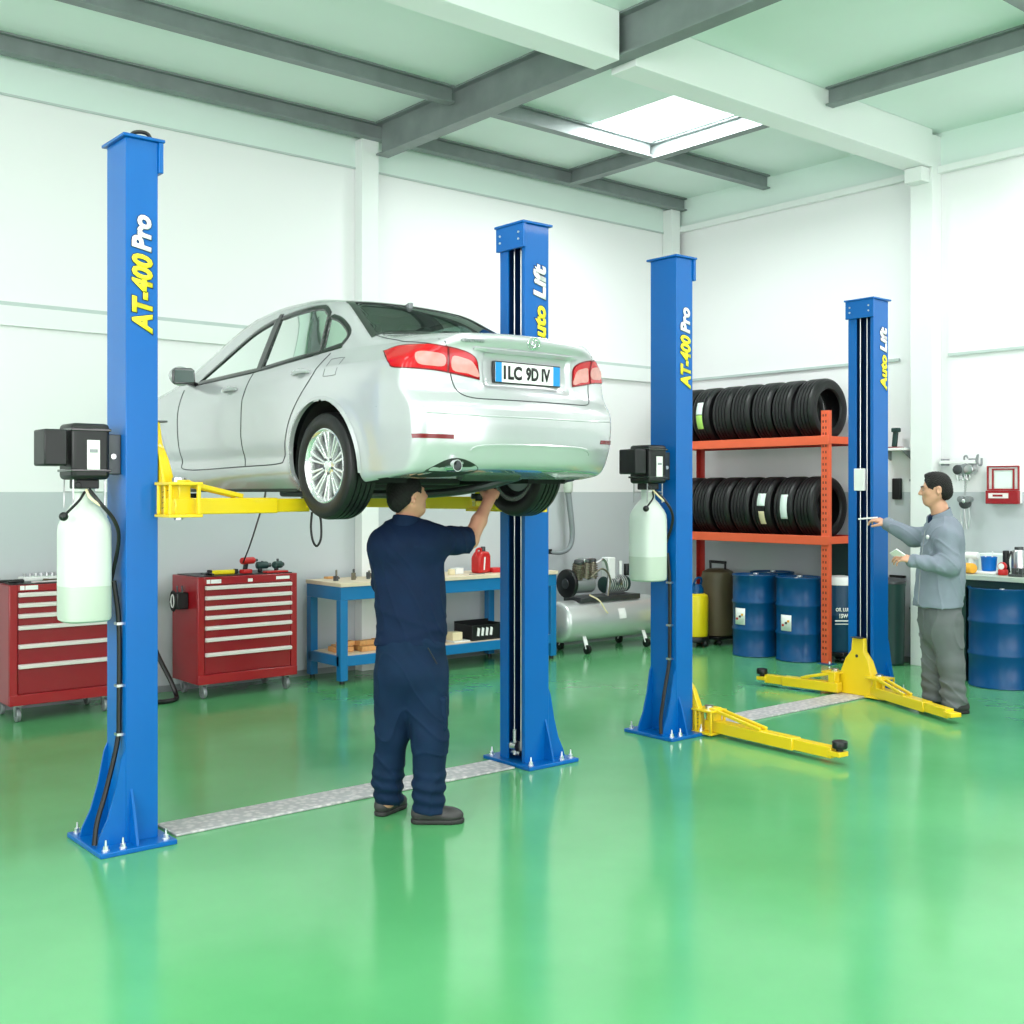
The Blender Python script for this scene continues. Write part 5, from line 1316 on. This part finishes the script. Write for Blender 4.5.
# lower shelf
wl = [(5.16,8.44,0,.0,.17),(5.16,8.53,.0,.06,.15),(5.20,8.47,.043,.2,.16),(5.24,8.62,0,-.1,.14),(5.36,8.38,0,.05,.15),(5.38,8.48,0,-.05,.17),(5.37,8.43,.043,.1,.16),(5.56,8.42,0,.02,.16),(5.55,8.52,0,.0,.15),(5.56,8.46,.043,-.1,.16)]
wlab = ['front left orange wood offcut on lower bench shelf','second orange offcut from the front left of lower shelf','offcut lying on top at the left corner of lower shelf','offcut nearest the wall in left corner of lower shelf','front offcut just right of the blue bench leg','rear offcut just right of the blue bench leg','offcut stacked on top just right of blue bench leg','front offcut close to the man in navy on shelf','rear offcut close to the man in navy on shelf','top offcut close to the man in navy on shelf']
for (x, y, z, r_, L), lb in zip(wl, wlab): one(G().box(-L/2, L/2, -.037, .037, 0, .042), 'wood_offcut', M['wood_o'], lb, 'wood', (x, y, sz+z), r_, bevel=.004)
one(G().box(-.055,.055,-.05,.05,0,.075), 'carton', M['cream'], 'cream carton on lower bench shelf right of the man in navy', 'box', (6.30,8.38,sz+.012), 0, bevel=.004)
one(G().box(-.09,.09,-.08,.08,0,.011), 'paper_stack', M['label'], 'white papers under the cream carton on lower shelf', 'papers', (6.33,8.38,sz), 0)
t = thing('parts_crate', 'black open crate with white parts on lower bench shelf by lift column', 'crate', (6.63,8.42,sz))
g = G(); g.box(-.20,.20,-.14,.14,0,.01); g.box(-.20,.20,-.14,-.13,.01,.14); g.box(-.20,.20,.13,.14,.01,.16); g.box(-.20,-.19,-.13,.13,.01,.14); g.box(.19,.20,-.13,.13,.01,.14); g.build('crate_shell', M['black'], t, bevel=.002)
for i in range(4):
    G().prism([(-.15+.05*i,.045),(-.125+.05*i,.04),(-.115+.05*i,.11),(-.14+.05*i,.12)], 'y', -.146, -.141).build('white_print', M['label'], t)

# ------------------------------------------------------------------ air compressor
t = thing('air_compressor', 'silver tank air compressor with black pump standing by left wall', 'air compressor', (8.24,8.42,0))
r = .205; zc = .315
pr = [(.0001,-.70)]+[(r*math.sin(a), -.62-.08*math.cos(a)) for a in np.linspace(.15, PI/2, 9)]+[(r,.62)]+[(r*math.cos(a), .62+.08*math.sin(a)) for a in np.linspace(.1, PI/2-.1, 8)]+[(.0001,.70)]
G().lathe(pr, 40, (0,0,zc), (1,0,0)).build('air_tank', M['silver'], t, smooth=60)
for sx in (-.42, .42):
    for sy in (-1, 1):
        f_ = G(); f_.bar((sx, sy*.15, .17), (sx, sy*.20, .05), .045, .012, up=(0,1,0)); fo = f_.build('foot_bracket', M['white'], t, bevel=.003)
        G().rcyl((sx-.018, sy*.20, .045), (sx+.018, sy*.20, .045), .045, .006).build('wheel', M['black'], fo)
G().box(-.44,.40,-.13,.13,zc+r-.02,zc+r+.03).build('pump_deck', M['dark_steel'], t, bevel=.004)
z = zc+r+.03
fw_ = G().rcyl((-.55,-.02,z+.14),(-.50,-.02,z+.14),.145,.015).build('belt_guard', M['black'], t)
G().rcyl((-.558,-.02,z+.14),(-.548,-.02,z+.14),.05,.004).build('guard_hub', M['dark_steel'], fw_)
G().rcyl((-.47,0,z+.12),(-.18,0,z+.12),.085,.02).build('crankcase', M['grey'], t)
for i, (yx, an) in enumerate(((-.40,-.4),(-.28,.25),(-.18,.5))):
    g = G(); a = Vector((yx,-.02,z+.17)); d = Vector((.12*an,-.25+.2*i,1)).normalized()
    for k in range(7): p = a+d*(.02+.022*k); g.rcyl(p, p+d*.010, .062, .002, 18)
    g.cyl(a, a+d*.17, .045)
    cy = g.build('cylinder_fins', M['brass'], t)
    p = a+d*.17; G().rcyl(p, p+d*.035, .05, .008).build('cylinder_head', M['dark_steel'], cy)
G().rcyl((-.44,-.05,z+.33),(-.36,-.05,z+.33),.04,.01).build('air_filter', M['black'], t); G().box(-.33,-.20,-.06,.04,z+.34,z+.385).build('head_cover', M['steel'], t, bevel=.008)
G().tube(arc_pts([(-.16,-.05,z+.33),(-.06,-.06,z+.36),(.0,-.06,z+.25),(.0,-.06,z+.10),(-.02,-.06,z)]), .012).build('delivery_pipe', M['steel'], t)
G().tube(arc_pts([(-.30,-.12,z+.20),(-.18,-.16,z+.28),(-.05,-.14,z+.18),(-.06,-.12,z+.0)]), .010).build('copper_pipe', M['brass'], t)
G().box(.02,.12,-.05,.06,z+.16,z+.38).build('pressure_switch', M['white'], t, bevel=.008)
G().rcyl((.0,.02,z+.10),(.34,.02,z+.10),.085,.02).build('electric_motor', M['green_dark'], t)
for i in range(9): G().rcyl((.03+.03*i,.02,z+.10),(.04+.03*i,.02,z+.10),.094,.002,24).build('motor_fin', M['silver'], t)
G().cyl((.20,-.04,z+.2),(.20,-.04,z+.34),.018).build('safety_valve', M['white'], t); G().rcyl((.27,-.06,z+.19),(.27,-.06,z+.31),.030,.006).build('regulator', M['black'], t)
G().rcyl((.10,-.11,z+.13),(.10,-.14,z+.13),.035,.004).build('pressure_gauge', M['steel'], t)
lab = G(); n = 6; vs = []
for k in range(n+1):
    a = PI+math.radians(-14+28*k/n); vs += [(.02, (r+.002)*math.cos(a)*1, zc+.035-(r+.002)*math.sin(a)*1+.02), (.12, (r+.002)*math.cos(a), zc+.035-(r+.002)*math.sin(a)+.02)]
lab.v = [(x, -math.sqrt(max(0,(r+.0025)**2-(zz-zc)**2)), zz) for x, _, zz in vs]; lab.f = [(2*k, 2*k+1, 2*k+3, 2*k+2) for k in range(n)]
lab.build('tank_label', M['label'], t)
G().tube(arc_pts([(-.30,-.10,z+.02),(-.26,-.20,z-.03),(-.20,-.23,z-.13),(-.16,-.22,z-.16)]), .008).build('drain_hose', M['cream'], t)
# extraction hose on the wall behind the car
P = [(8.0,8.80,1.86),(8.0,8.74,1.78),(8.02,8.72,1.60),(8.04,8.70,1.35),(8.06,8.70,1.16),(8.02,8.70,1.03),(7.90,8.70,.98),(7.76,8.72,.99)]
t = thing('exhaust_hose', 'grey extraction hose hanging on the wall beside the car rear wheel', 'hose', (0,0,0))
G().tube(arc_pts(P[2:]), [.032-.0003*i for i in range(len(arc_pts(P[2:])))], 12).build('hose', M['greyhose'], t)
G().lathe([(.02,0),(.026,.04),(.052,.22),(.046,.30),(.03,.31)][::-1], 20, (8.02,8.72,1.90), (0,0,-1)).build('nozzle', M['tank_oil'], t)
G().box(7.96,8.08,8.78,8.848,1.82,1.88).build('wall_bracket', M['grey'], t)
G().box(7.72,7.78,8.70,8.848,.97,1.02).build('wall_bracket', M['black'], t)

# ------------------------------------------------------------------ tyre rack
RU0, RU1, RV0, RV1 = 9.08, 9.60, 6.31, 8.32
t = thing('tyre_rack', 'orange steel rack holding two rows of tyres by the right wall', 'rack', (9.34, 7.3, 0))
ox, oy = 9.34, 7.3
for u in (RU0, RU1):
    for v in (RV0, RV1):
        g = G(); x, y = u-ox, v-oy; s = 1 if u == RU0 else -1; q = 1 if v == RV0 else -1
        hgt = 2.36 if u == RU0 else 2.30
        g.box(min(x, x+.05*s), max(x, x+.05*s), y-.004, y+.004, 0, hgt); g.box(x-.003, x+.003, min(y, y+.075*q), max(y, y+.075*q), 0, hgt); 
        po = g.build('upright', M['orange'] if u == RU0 else M['rack_dark'], t, bevel=.001)
        if u == RU0 and v == RV0:
            for k in range(40):
                zz = .08+.057*k
                for dy in (.022, .052): G().box(x-.0045, x-.0032, y+dy-.005, y+dy+.005, zz, zz+.022).build('slot', M['black'], po)
        G().box(x-.05, x+.05, y-.06, y+.09, 0, .008).build('foot_plate', M['drum'], po)
        if u == RU0: G().cyl((x-.02, y-.03, .008), (x-.02, y-.03, .03), .010, n=6).build('foot_bolt', M['bolt'], po)
for z in (2.09, 1.155):
    g = G(); g.box(RU0-ox-.022, RU0-ox-.004, RV0-oy-.02, RV1-oy+.01, z-.05, z+.035); g.build('front_beam', M['orange'], t, bevel=.004)
    g = G(); g.box(RU1-ox+.004, RU1-ox+.02, RV0-oy, RV1-oy, z-.045, z+.03); g.build('rear_beam', M['rack_dark'], t, bevel=.004)
    G().box(RU0-ox+.004, RU1-ox-.004, RV0-oy-.016, RV0-oy-.006, z-.04, z+.03).build('end_beam', M['orange'], t, bevel=.003); G().box(RU0-ox+.004, RU1-ox-.004, RV1-oy+.006, RV1-oy+.016, z-.04, z+.03).build('end_beam', M['orange'], t, bevel=.003)
    g = G(); g.box(RU0-ox-.004, RU1-ox+.004, RV0-oy+.01, RV1-oy-.01, z-.01, z); g.build('shelf_panel', M['rack_dark'], t)
def make_tyre(name, label, R=.298, w=.228):
    pr = [(R*.64,-w*.36),(R*.68,-w*.44),(R*.80,-w*.5),(R*.92,-w*.47),(R*.975,-w*.40),(R*.995,-w*.33)]
    for gx in (-.25, -.08, .08, .25): pr += [(R,w*(gx-.04)),(R,w*(gx-.018)),(R-.008,w*(gx-.015)),(R-.008,w*(gx+.015)),(R,w*(gx+.018)),(R,w*(gx+.04))]
    pr += [(R*.995,w*.33),(R*.975,w*.40),(R*.92,w*.47),(R*.80,w*.5),(R*.68,w*.44),(R*.64,w*.36),(R*.66,w*.33),(R*.90,w*.30),(R*.93,0),(R*.90,-w*.30),(R*.66,-w*.33)]
    return G().lathe(pr, 52, (0,0,0), (0,1,0), closed=True).build(name, M['rubber'], smooth=32)
def sticker(parent, a0, a1, y0, y1, m, name='sticker', R=.298):
    g = G(); n = 10
    for k in range(n+1):
        a = math.radians(a0+(a1-a0)*k/n)
        for rr in (R+.0015,): g.v += [(-rr*math.cos(a), y0, rr*math.sin(a)), (-rr*math.cos(a), y1, rr*math.sin(a))]
    g.f = [(2*k, 2*k+1, 2*k+3, 2*k+2) for k in range(n)]
    o = g.build(name, m, parent, smooth=180); s_ = o.modifiers.new('t', 'SOLIDIFY'); s_.thickness = .001; return o
M['stick_g'] = mat('green tyre label', (.45,.75,.15), .5); M['stick_w'] = mat('pale tyre label', (.78,.88,.84), .5)
words_ = ['rightmost', 'second from right', 'third from right', 'middle', 'third from left', 'second from left', 'leftmost']
base = make_tyre('tyre', '')
for row, zz in enumerate((2.09, 1.155)):
    for i in range(7):
        first = row == 0 and i == 0
        o = base if first else base.copy()
        if not first: COL.objects.link(o)
        o.location = (9.34+rs.uniform(-.012,.012), 6.57+.258*i+rs.uniform(-.006,.006), zz+.2985)
        o.rotation_euler = (0, 0, .05+rs.uniform(-.05,.05) if i else 0)
        tag(o, '%s black tyre on the %s shelf of the orange rack' % (words_[i], ('upper','lower')[row]), 'tyre', 'tyres on the orange rack')
        if (row, i) == (0, 5): sticker(o, -28, 0, -.04, .035, M['stick_g']); sticker(o, 1, 26, -.04, .035, M['stick_w'])
        if (row, i) == (1, 6): sticker(o, -30, 12, -.03, .04, M['stick_g'])
        if (row, i) == (1, 2): sticker(o, 2, 26, -.06, .03, M['stick_w']); sticker(o, -34, -8, -.05, .015, M['cream'])
        if (row, i) == (1, 1): sticker(o, -22, 24, -.055, .02, M['stick_w'])

# ------------------------------------------------------------------ drums and tanks by the right wall
def drum(label, x, y, r, h, m, group=None, lab=None, rot=0):
    t = thing('steel_drum', label, 'drum', (x, y, 0), rot, group)
    pr = [(r-.004,0),(r+.004,.004),(r+.004,.018),(r-.002,.024)]
    for k in (1/3, 2/3): pr += [(r-.002,h*k-.022),(r+.007,h*k-.008),(r+.007,h*k+.008),(r-.002,h*k+.022)]
    pr += [(r-.002,h-.024),(r+.004,h-.018),(r+.004,h-.002),(r-.002,h),(r-.012,h-.002),(r-.014,h-.014),(.0001,h-.014)]
    b = G().lathe(pr, 48).build('drum_body', m, t, smooth=50)
    G().tube([((r+.002)*math.cos(a), (r+.002)*math.sin(a), h-.002) for a in np.linspace(0, 2*PI, 48, endpoint=False)], .006, 6, True).build('rim', M['drum'], t)
    for a, q in ((.6,.028),(3.6,.02)): G().rcyl((r*.7*math.cos(a), r*.7*math.sin(a), h-.014), (r*.7*math.cos(a), r*.7*math.sin(a), h+.004), q, .003).build('bung', M['bolt'], t)
    if lab:
        a0, a1, z0, z1 = lab
        g = G(); n = 8
        for k in range(n+1):
            a = math.radians(a0+(a1-a0)*k/n); g.v += [((r+.003)*math.cos(a), (r+.003)*math.sin(a), z0), ((r+.003)*math.cos(a), (r+.003)*math.sin(a), z1)]
        g.f = [(2*k, 2*k+2, 2*k+3, 2*k+1) for k in range(n)]; lo = g.build('paper_label', M['label'], t, smooth=180); s_ = lo.modifiers.new('t','SOLIDIFY'); s_.thickness = .001
        for (fa, fz, c) in ((.25,.35,'red_p'),(.55,.5,'dark_steel'),(.75,.62,'orange_p')):
            am = math.radians(a0+(a1-a0)*fa); G().cbox(((r+.004)*math.cos(am), (r+.004)*math.sin(am), z0+(z1-z0)*fz), (.012,.02,.02)).build('label_print', M[c], lo)
    return t
drum('blue steel drum with white label, left one of the pair beneath the rack', 9.07, 7.15, .215, .79, M['drum'], lab=(160,193,.31,.47))
drum('blue steel drum with white label, next to the orange rack upright', 9.13, 6.67, .215, .79, M['drum'], lab=(166,197,.29,.44))
drum('dark blue drum standing behind the two labelled drums', 9.50, 7.27, .215, .79, M['drum'])
drum('large blue drum under the worktop at the right edge behind the man in grey', 9.20, 4.70, .262, .81, M['drum'])
t = thing('waste_bin', 'dark slim bin standing just right of the right lift column', 'bin', (9.52, 5.94, 0))
G().lathe([(.11,0),(.125,.02),(.135,.72),(.14,.75),(.13,.76),(.12,.75),(.11,.03),(.0001,.03)], 28).build('bin_body', M['green_dark'], t); G().lathe([(.14,.755),(.14,.775),(.10,.80),(.0001,.81)], 28).build('lid', M['dark_steel'], t)
t = thing('oil_canister', 'tall dark blue canister with white lid and white print, at rack end', 'canister', (9.34, 6.36, 0))
G().lathe([(.128,.10),(.132,.11),(.132,.42),(.136,.43),(.136,.45),(.132,.46),(.132,.72),(.12,.74),(.0001,.74)], 32).build('canister_body', M['drum_dark'], t)
G().lathe([(.134,.725),(.134,.765),(.11,.80),(.05,.81),(.0001,.81)], 32).build('lid', M['white'], t)
g = G(); g.box(-.13,.13,-.13,.13,.06,.10); g.build('trolley', M['black'], t, bevel=.008)
for a in (45,135,225,315): G().ball((.12*math.cos(math.radians(a)), .12*math.sin(math.radians(a)), .03), .03, 10, 8).build('trolley_wheel', M['black'], t)
va = Vector((-RY[0]*1., -RY[1]*1., 0)); fwv = Vector((-.66,-.75,0)).normalized(); exv = Vector((.75,-.66,0))
for st, zz, L, H in (('OIL LUBE', .50, .15, .035), ('15W', .44, .08, .04)):
    fit_text('printed_text', st, L, H, M['label'], t, fwv*.137+Vector((0,0,zz)), exv, (0,0,1), fwv, shear=0)
G().bar(fwv*.134+exv*-.08+Vector((0,0,.395)), fwv*.134+exv*.08+Vector((0,0,.395)), .006, .012).build('printed_line', M['label'], t); G().bar(fwv*.134+exv*-.08+Vector((0,0,.365)), fwv*.134+exv*.08+Vector((0,0,.365)), .006, .008).build('printed_line', M['label'], t)
t = thing('vacuum_cleaner', 'yellow workshop vacuum with dark blue head beside the tyre rack', 'vacuum', (9.10, 7.93, 0))
G().lathe([(.10,.10),(.115,.11),(.12,.14),(.125,.50),(.118,.53),(.08,.55),(.0001,.55)], 28).build('drum', M['yel_plastic'], t)
G().lathe([(.075,.545),(.075,.60),(.05,.64),(.0001,.65)], 20).build('motor_head', M['drum'], t); G().tube(arc_pts([(-.06,0,.60),(-.04,-.03,.70),(.04,-.03,.70),(.06,0,.60)]), .012).build('handle', M['drum'], t)
G().rcyl((0,0,.05),(0,0,.105),.13,.01).build('base', M['black'], t)
for a in (30,150,270): G().ball((.12*math.cos(math.radians(a)), .12*math.sin(math.radians(a)), .035), .034, 10, 8).build('caster', M['black'], t)
t = thing('waste_oil_tank', 'tall olive brown tank with black handle behind the yellow vacuum', 'tank', (9.44, 7.93, 0))
G().lathe([(.15,.09),(.17,.10),(.175,.13),(.175,.70),(.16,.76),(.10,.79),(.0001,.79)], 32).build('tank_body', M['brown'], t)
G().bar((-.02,-.12,.86),(.02,.12,.86),.04,.03).build('handle', M['black'], t, bevel=.006)
for y in (-.10,.10): G().cyl((0,y,.77),(0,y,.86),.012).build('handle_post', M['black'], t)
G().box(-.17,.17,-.15,.15,.06,.09).build('trolley', M['black'], t, bevel=.006)
for x in (-.13,.13):
    for y in (-.13,.13): G().ball((x,y,.031), .031, 10, 8).build('caster', M['black'], t)
one(G().box(-.06,.06,-.13,.13,-.17,.17), 'wall_cabinet', M['green_dark'], 'dark green wall box under the lower tyre shelf beside the upright', 'box', (UW-.061, 6.60, .95), 0, bevel=.008)

# ------------------------------------------------------------------ right wall fittings
t = thing('wall_shelf', 'narrow white wall shelf just right of the right lift column', 'shelf', (UW, 5.98, 2.0))
G().box(-.20,-.001,-.14,.16,-.012,.012).build('shelf_board', M['white'], t, bevel=.003)
for y in (-.10,.12): G().prism([(-.17,-.012),(-.001,-.012),(-.001,-.10)], 'y', y-.008, y+.008).build('bracket', M['grey'], t)
t = thing('handheld_scanner', 'black handheld reader standing upright on the white wall shelf', 'reader', (UW-.11, 5.98, 2.0125))
G().box(-.05,.05,-.06,.06,0,.012).build('stand', mat('maroon base', (.22,.03,.03), .5), t, bevel=.003)
G().bar((0,.015,.012),(0,.0,.16),.045,.035,up=(1,0,0)).build('grip', M['green_dark'], t, bevel=.008); G().box(-.035,.035,-.035,.03,.15,.19).build('head', M['green_dark'], t, bevel=.008)
one(G().box(-.045,-.001,-.045,.045,-.10,.10), 'wall_telephone', M['black'], 'black handset unit on the wall beside right lift column', 'handset', (UW, 6.02, 1.63), 0, bevel=.01)
t = thing('pipe_run', 'thin grey pipe running down the wall beside the white column', 'pipe', (UW-.02, 5.87, 0))
G().cyl((0,0,.02),(0,0,2.0),.010,n=8).build('pipe', M['trim_g'], t)
for z in (.5,1.1,1.7): G().box(-.012,.019,-.018,.018,z,z+.02).build('clip', M['grey'], t)
one(G().box(-.03,-.001,-.08,.08,-.012,.012), 'metal_bar', M['black'], 'short black bar on the wall left of the man in grey at waist height', 'bar', (UW, 6.02, .80), 0, bevel=.003)
# chain hoist
hv = 5.30
t = thing('chain_hoist', 'steel chain hoist hanging on the wall behind the man in grey', 'hoist', (UW-.09, hv, 0))
G().box(-.02,.02,-.10,.24,1.855,1.885).build('support_rail', M['white'], t, bevel=.003); G().box(0,.088,.20,.235,1.84,1.90).build('rail_bracket', M['grey'], t); G().box(0,.088,-.06,-.03,1.84,1.90).build('rail_bracket', M['grey'], t)
h = G().rcyl((-.035,0,1.79),(.035,0,1.79),.062,.015).build('hoist_body', M['grey'], t)
G().rcyl((-.045,.055,1.80),(.045,.055,1.80),.045,.01).build('gear_case', M['dark_steel'], h); G().rcyl((-.05,-.055,1.80),(.05,-.055,1.80),.045,.01).build('gear_case', M['steel'], h)
for y in (-.045,.0,.045): G().tube(arc_pts([(-.03,y-.015,1.76),(-.03,y-.012,1.71),(-.03,y+.012,1.71),(-.03,y+.015,1.76)]), .006, 6).build('chain_loop', M['steel'], h)
G().tube(arc_pts([(0,0,1.85),(0,.01,1.91),(0,-.012,1.925),(0,-.025,1.90)]), .008).build('top_hook', M['grey'], h)
G().tube(arc_pts([(0,-.10,1.87),(0,-.12,1.93),(0,-.115,1.86),(0,-.15,1.84),(0,-.155,1.90)]), .010).build('side_hook', M['grey'], h)
g = G(); 
for y in (-.006,.006): g.tube([(0,y+.003*math.sin(k*1.6),1.73-.006*k) for k in range(28)], .0035, 5)
g.build('load_chain', M['steel'], t)
b = G().rcyl((-.03,0,1.50),(.03,0,1.50),.05,.012).build('lower_block', M['dark_steel'], t)
G().rcyl((-.032,.035,1.535),(.032,.035,1.535),.03,.006).build('sheave', M['grey'], b); G().rcyl((-.032,-.035,1.535),(.032,-.035,1.535),.03,.006).build('sheave', M['grey'], b)
G().ball((-.02,0,1.52), .022, 10, 8).build('swivel', M['bolt'], b)
for y in (-.022,.022): G().tube(arc_pts([(0,y-.012,1.46),(0,y-.018,1.36),(0,y,1.27),(0,y+.018,1.36),(0,y+.012,1.46)]), .006, 6).build('chain_tail', M['steel'], b)
# red framed box
t = thing('fire_point_box', 'red framed wall cabinet with white front above the worktop', 'cabinet', (UW, 4.965, 1.665))
def fr_(g, x0, x1, y0, y1, z0, z1, w):
    g.box(x0, x1, y0, y0+w, z0, z1); g.box(x0, x1, y1-w, y1, z0, z1); g.box(x0, x1, y0+w, y1-w, z0, z0+w); g.box(x0, x1, y0+w, y1-w, z1-w, z1); return g
G().box(-.05,-.001,-.145,.145,-.165,.165).build('back_box', M['white'], t, bevel=.004)
fr_(G(), -.07, -.05, -.145, .145, -.05, .165, .012).build('outer_frame', M['red'], t, bevel=.002)
fr_(G(), -.066, -.0505, -.10, .10, -.048, .140, .012).build('inner_frame', M['red'], t, bevel=.002)
G().box(-.054,-.0505,-.08,.08,-.03,.12).build('notice', M['stick_w'], t)
G().box(-.085,-.0501,-.15,.15,-.17,-.052).build('lower_tray', M['red'], t, bevel=.006); G().box(-.088,-.0851,-.06,.12,-.12,-.075).build('tray_label', M['handle'], t); G().box(-.090,-.0881,-.01,.08,-.105,-.088).build('tray_handle', M['red'], t)
# worktop
t = thing('worktop_bench', 'dark green bench with pale worktop at the right edge behind the man in grey', 'bench', (9.42, 4.2, 0))
G().box(-.33,.365,-1.2,1.03,.865,.905).build('worktop', M['green_top'], t, bevel=.004)
G().box(-.28,.36,-1.16,1.0,.80,.865).build('apron', M['green_dark'], t)
for y in (-1.15, .79): G().box(-.28,.34,y,y+.05,0,.80).build('side_panel', M['green_dark'], t, bevel=.003)
G().box(.335,.355,-1.1,.93,.05,.80).build('back_panel', M['green_dark'], t)
wz = .9055
def onw(px, u): 
    k = (px-512)/FOC; rr = (k*.6402*0+(.7682*k+.6402)/(.7682-.6402*k)); return (u, u/rr, wz)
one(G().rcyl((-.0,-.06,.14),(0,.06,.14),.035,.01).cyl((0,0,0),(0,0,.12),.03), 'spray_can', M['white'], 'white topped dispenser at left end of worktop beside man in grey', 'bottle', onw(972,9.45))
t = thing('glue_bottle', 'amber yellow bottle lying at left end of the pale worktop', 'bottle', onw(968,9.26), 1.2)
G().rcyl((-.07,0,.045),(.05,0,.045),.045,.015).build('body', M['orange_p'], t); G().cyl((.05,0,.045),(.085,0,.045),.018,.010).build('nozzle', M['yel_plastic'], t)
t = thing('parts_tub', 'bright blue tub standing on a white tray on the worktop', 'tub', onw(989,9.36))
G().box(-.09,.09,-.11,.11,0,.022).build('tray', M['white'], t, bevel=.006)
G().lathe([(.05,.024),(.058,.03),(.066,.14),(.070,.145),(.064,.145),(.055,.035),(.0001,.034)], 24).build('tub', M['cyan_b'], t)
for y, h_ in ((-.02,.19),(.02,.17)): G().cyl((0,y,.04),(0,y*1.6,h_),.006,n=8).build('white_stick', M['label'], t)
one(G().box(-.09,.09,-.14,.10,0,.16), 'clear_box', M['stick_w'], 'pale plastic box standing against the wall behind the blue tub', 'box', (9.66, onw(994,9.66)[1], wz), 0, bevel=.01)
t = thing('pressure_regulator', 'red regulator with small dial on the worktop right of the blue tub', 'gauge', onw(1003,9.28))
G().rcyl((0,0,0),(0,0,.05),.04,.01).build('body', M['red_p'], t); G().rcyl((-.03,0,.075),(.01,0,.075),.034,.006).build('dial', M['red_p'], t); G().rcyl((-.034,0,.075),(-.0302,0,.075),.026,.001).build('dial_face', M['label'], t)
one(G().rcyl((0,0,0),(0,0,.20),.026,.006), 'torch', M['black'], 'upright black torch behind the red regulator', 'torch', onw(1006,9.42))
t = thing('thermos_flask', 'grey steel flask with black strap near right end of worktop', 'flask', onw(1019,9.42))
G().lathe([(.055,0),(.060,.006),(.060,.17),(.05,.20),(.042,.21),(.0001,.21)], 28).build('flask_body', M['steel'], t); G().rcyl((0,0,.21),(0,0,.235),.036,.005).build('cap', M['dark_steel'], t)
G().tube(arc_pts([(-.05,.04,.20),(-.075,.055,.12),(-.06,.05,.02)]), .008).build('strap', M['black'], t)
t = thing('bench_vice', 'dark small vice on the worktop in front of the grey flask', 'vice', onw(1018,9.22))
G().box(-.05,.05,-.06,.06,0,.02).build('base', M['dark_steel'], t, bevel=.004); G().box(-.03,.03,-.05,-.02,.02,.07).build('jaw', M['dark_steel'], t, bevel=.003); G().box(-.03,.03,.01,.04,.02,.07).build('jaw', M['dark_steel'], t, bevel=.003); G().cyl((0,-.09,.04),(0,.05,.04),.008).build('screw', M['steel'], t)
cd_ = bpy.data.cameras.new('camera'); cd_.sensor_width = 36; cd_.lens = 36*FOC/1024; cd_.shift_y = -(512-HY)/1024
cd_.clip_start = .05
co = bpy.data.objects.new('camera', cd_); COL.objects.link(co); co.location = (0,0,CAMZ); co.rotation_euler = (PI/2, 0, YAW)
SC.camera = co
vs_ = SC.view_settings; vs_.view_transform = 'Standard'; vs_.look = 'None'; vs_.gamma = 1; vs_.exposure = -0.62; vs_.use_curve_mapping = False
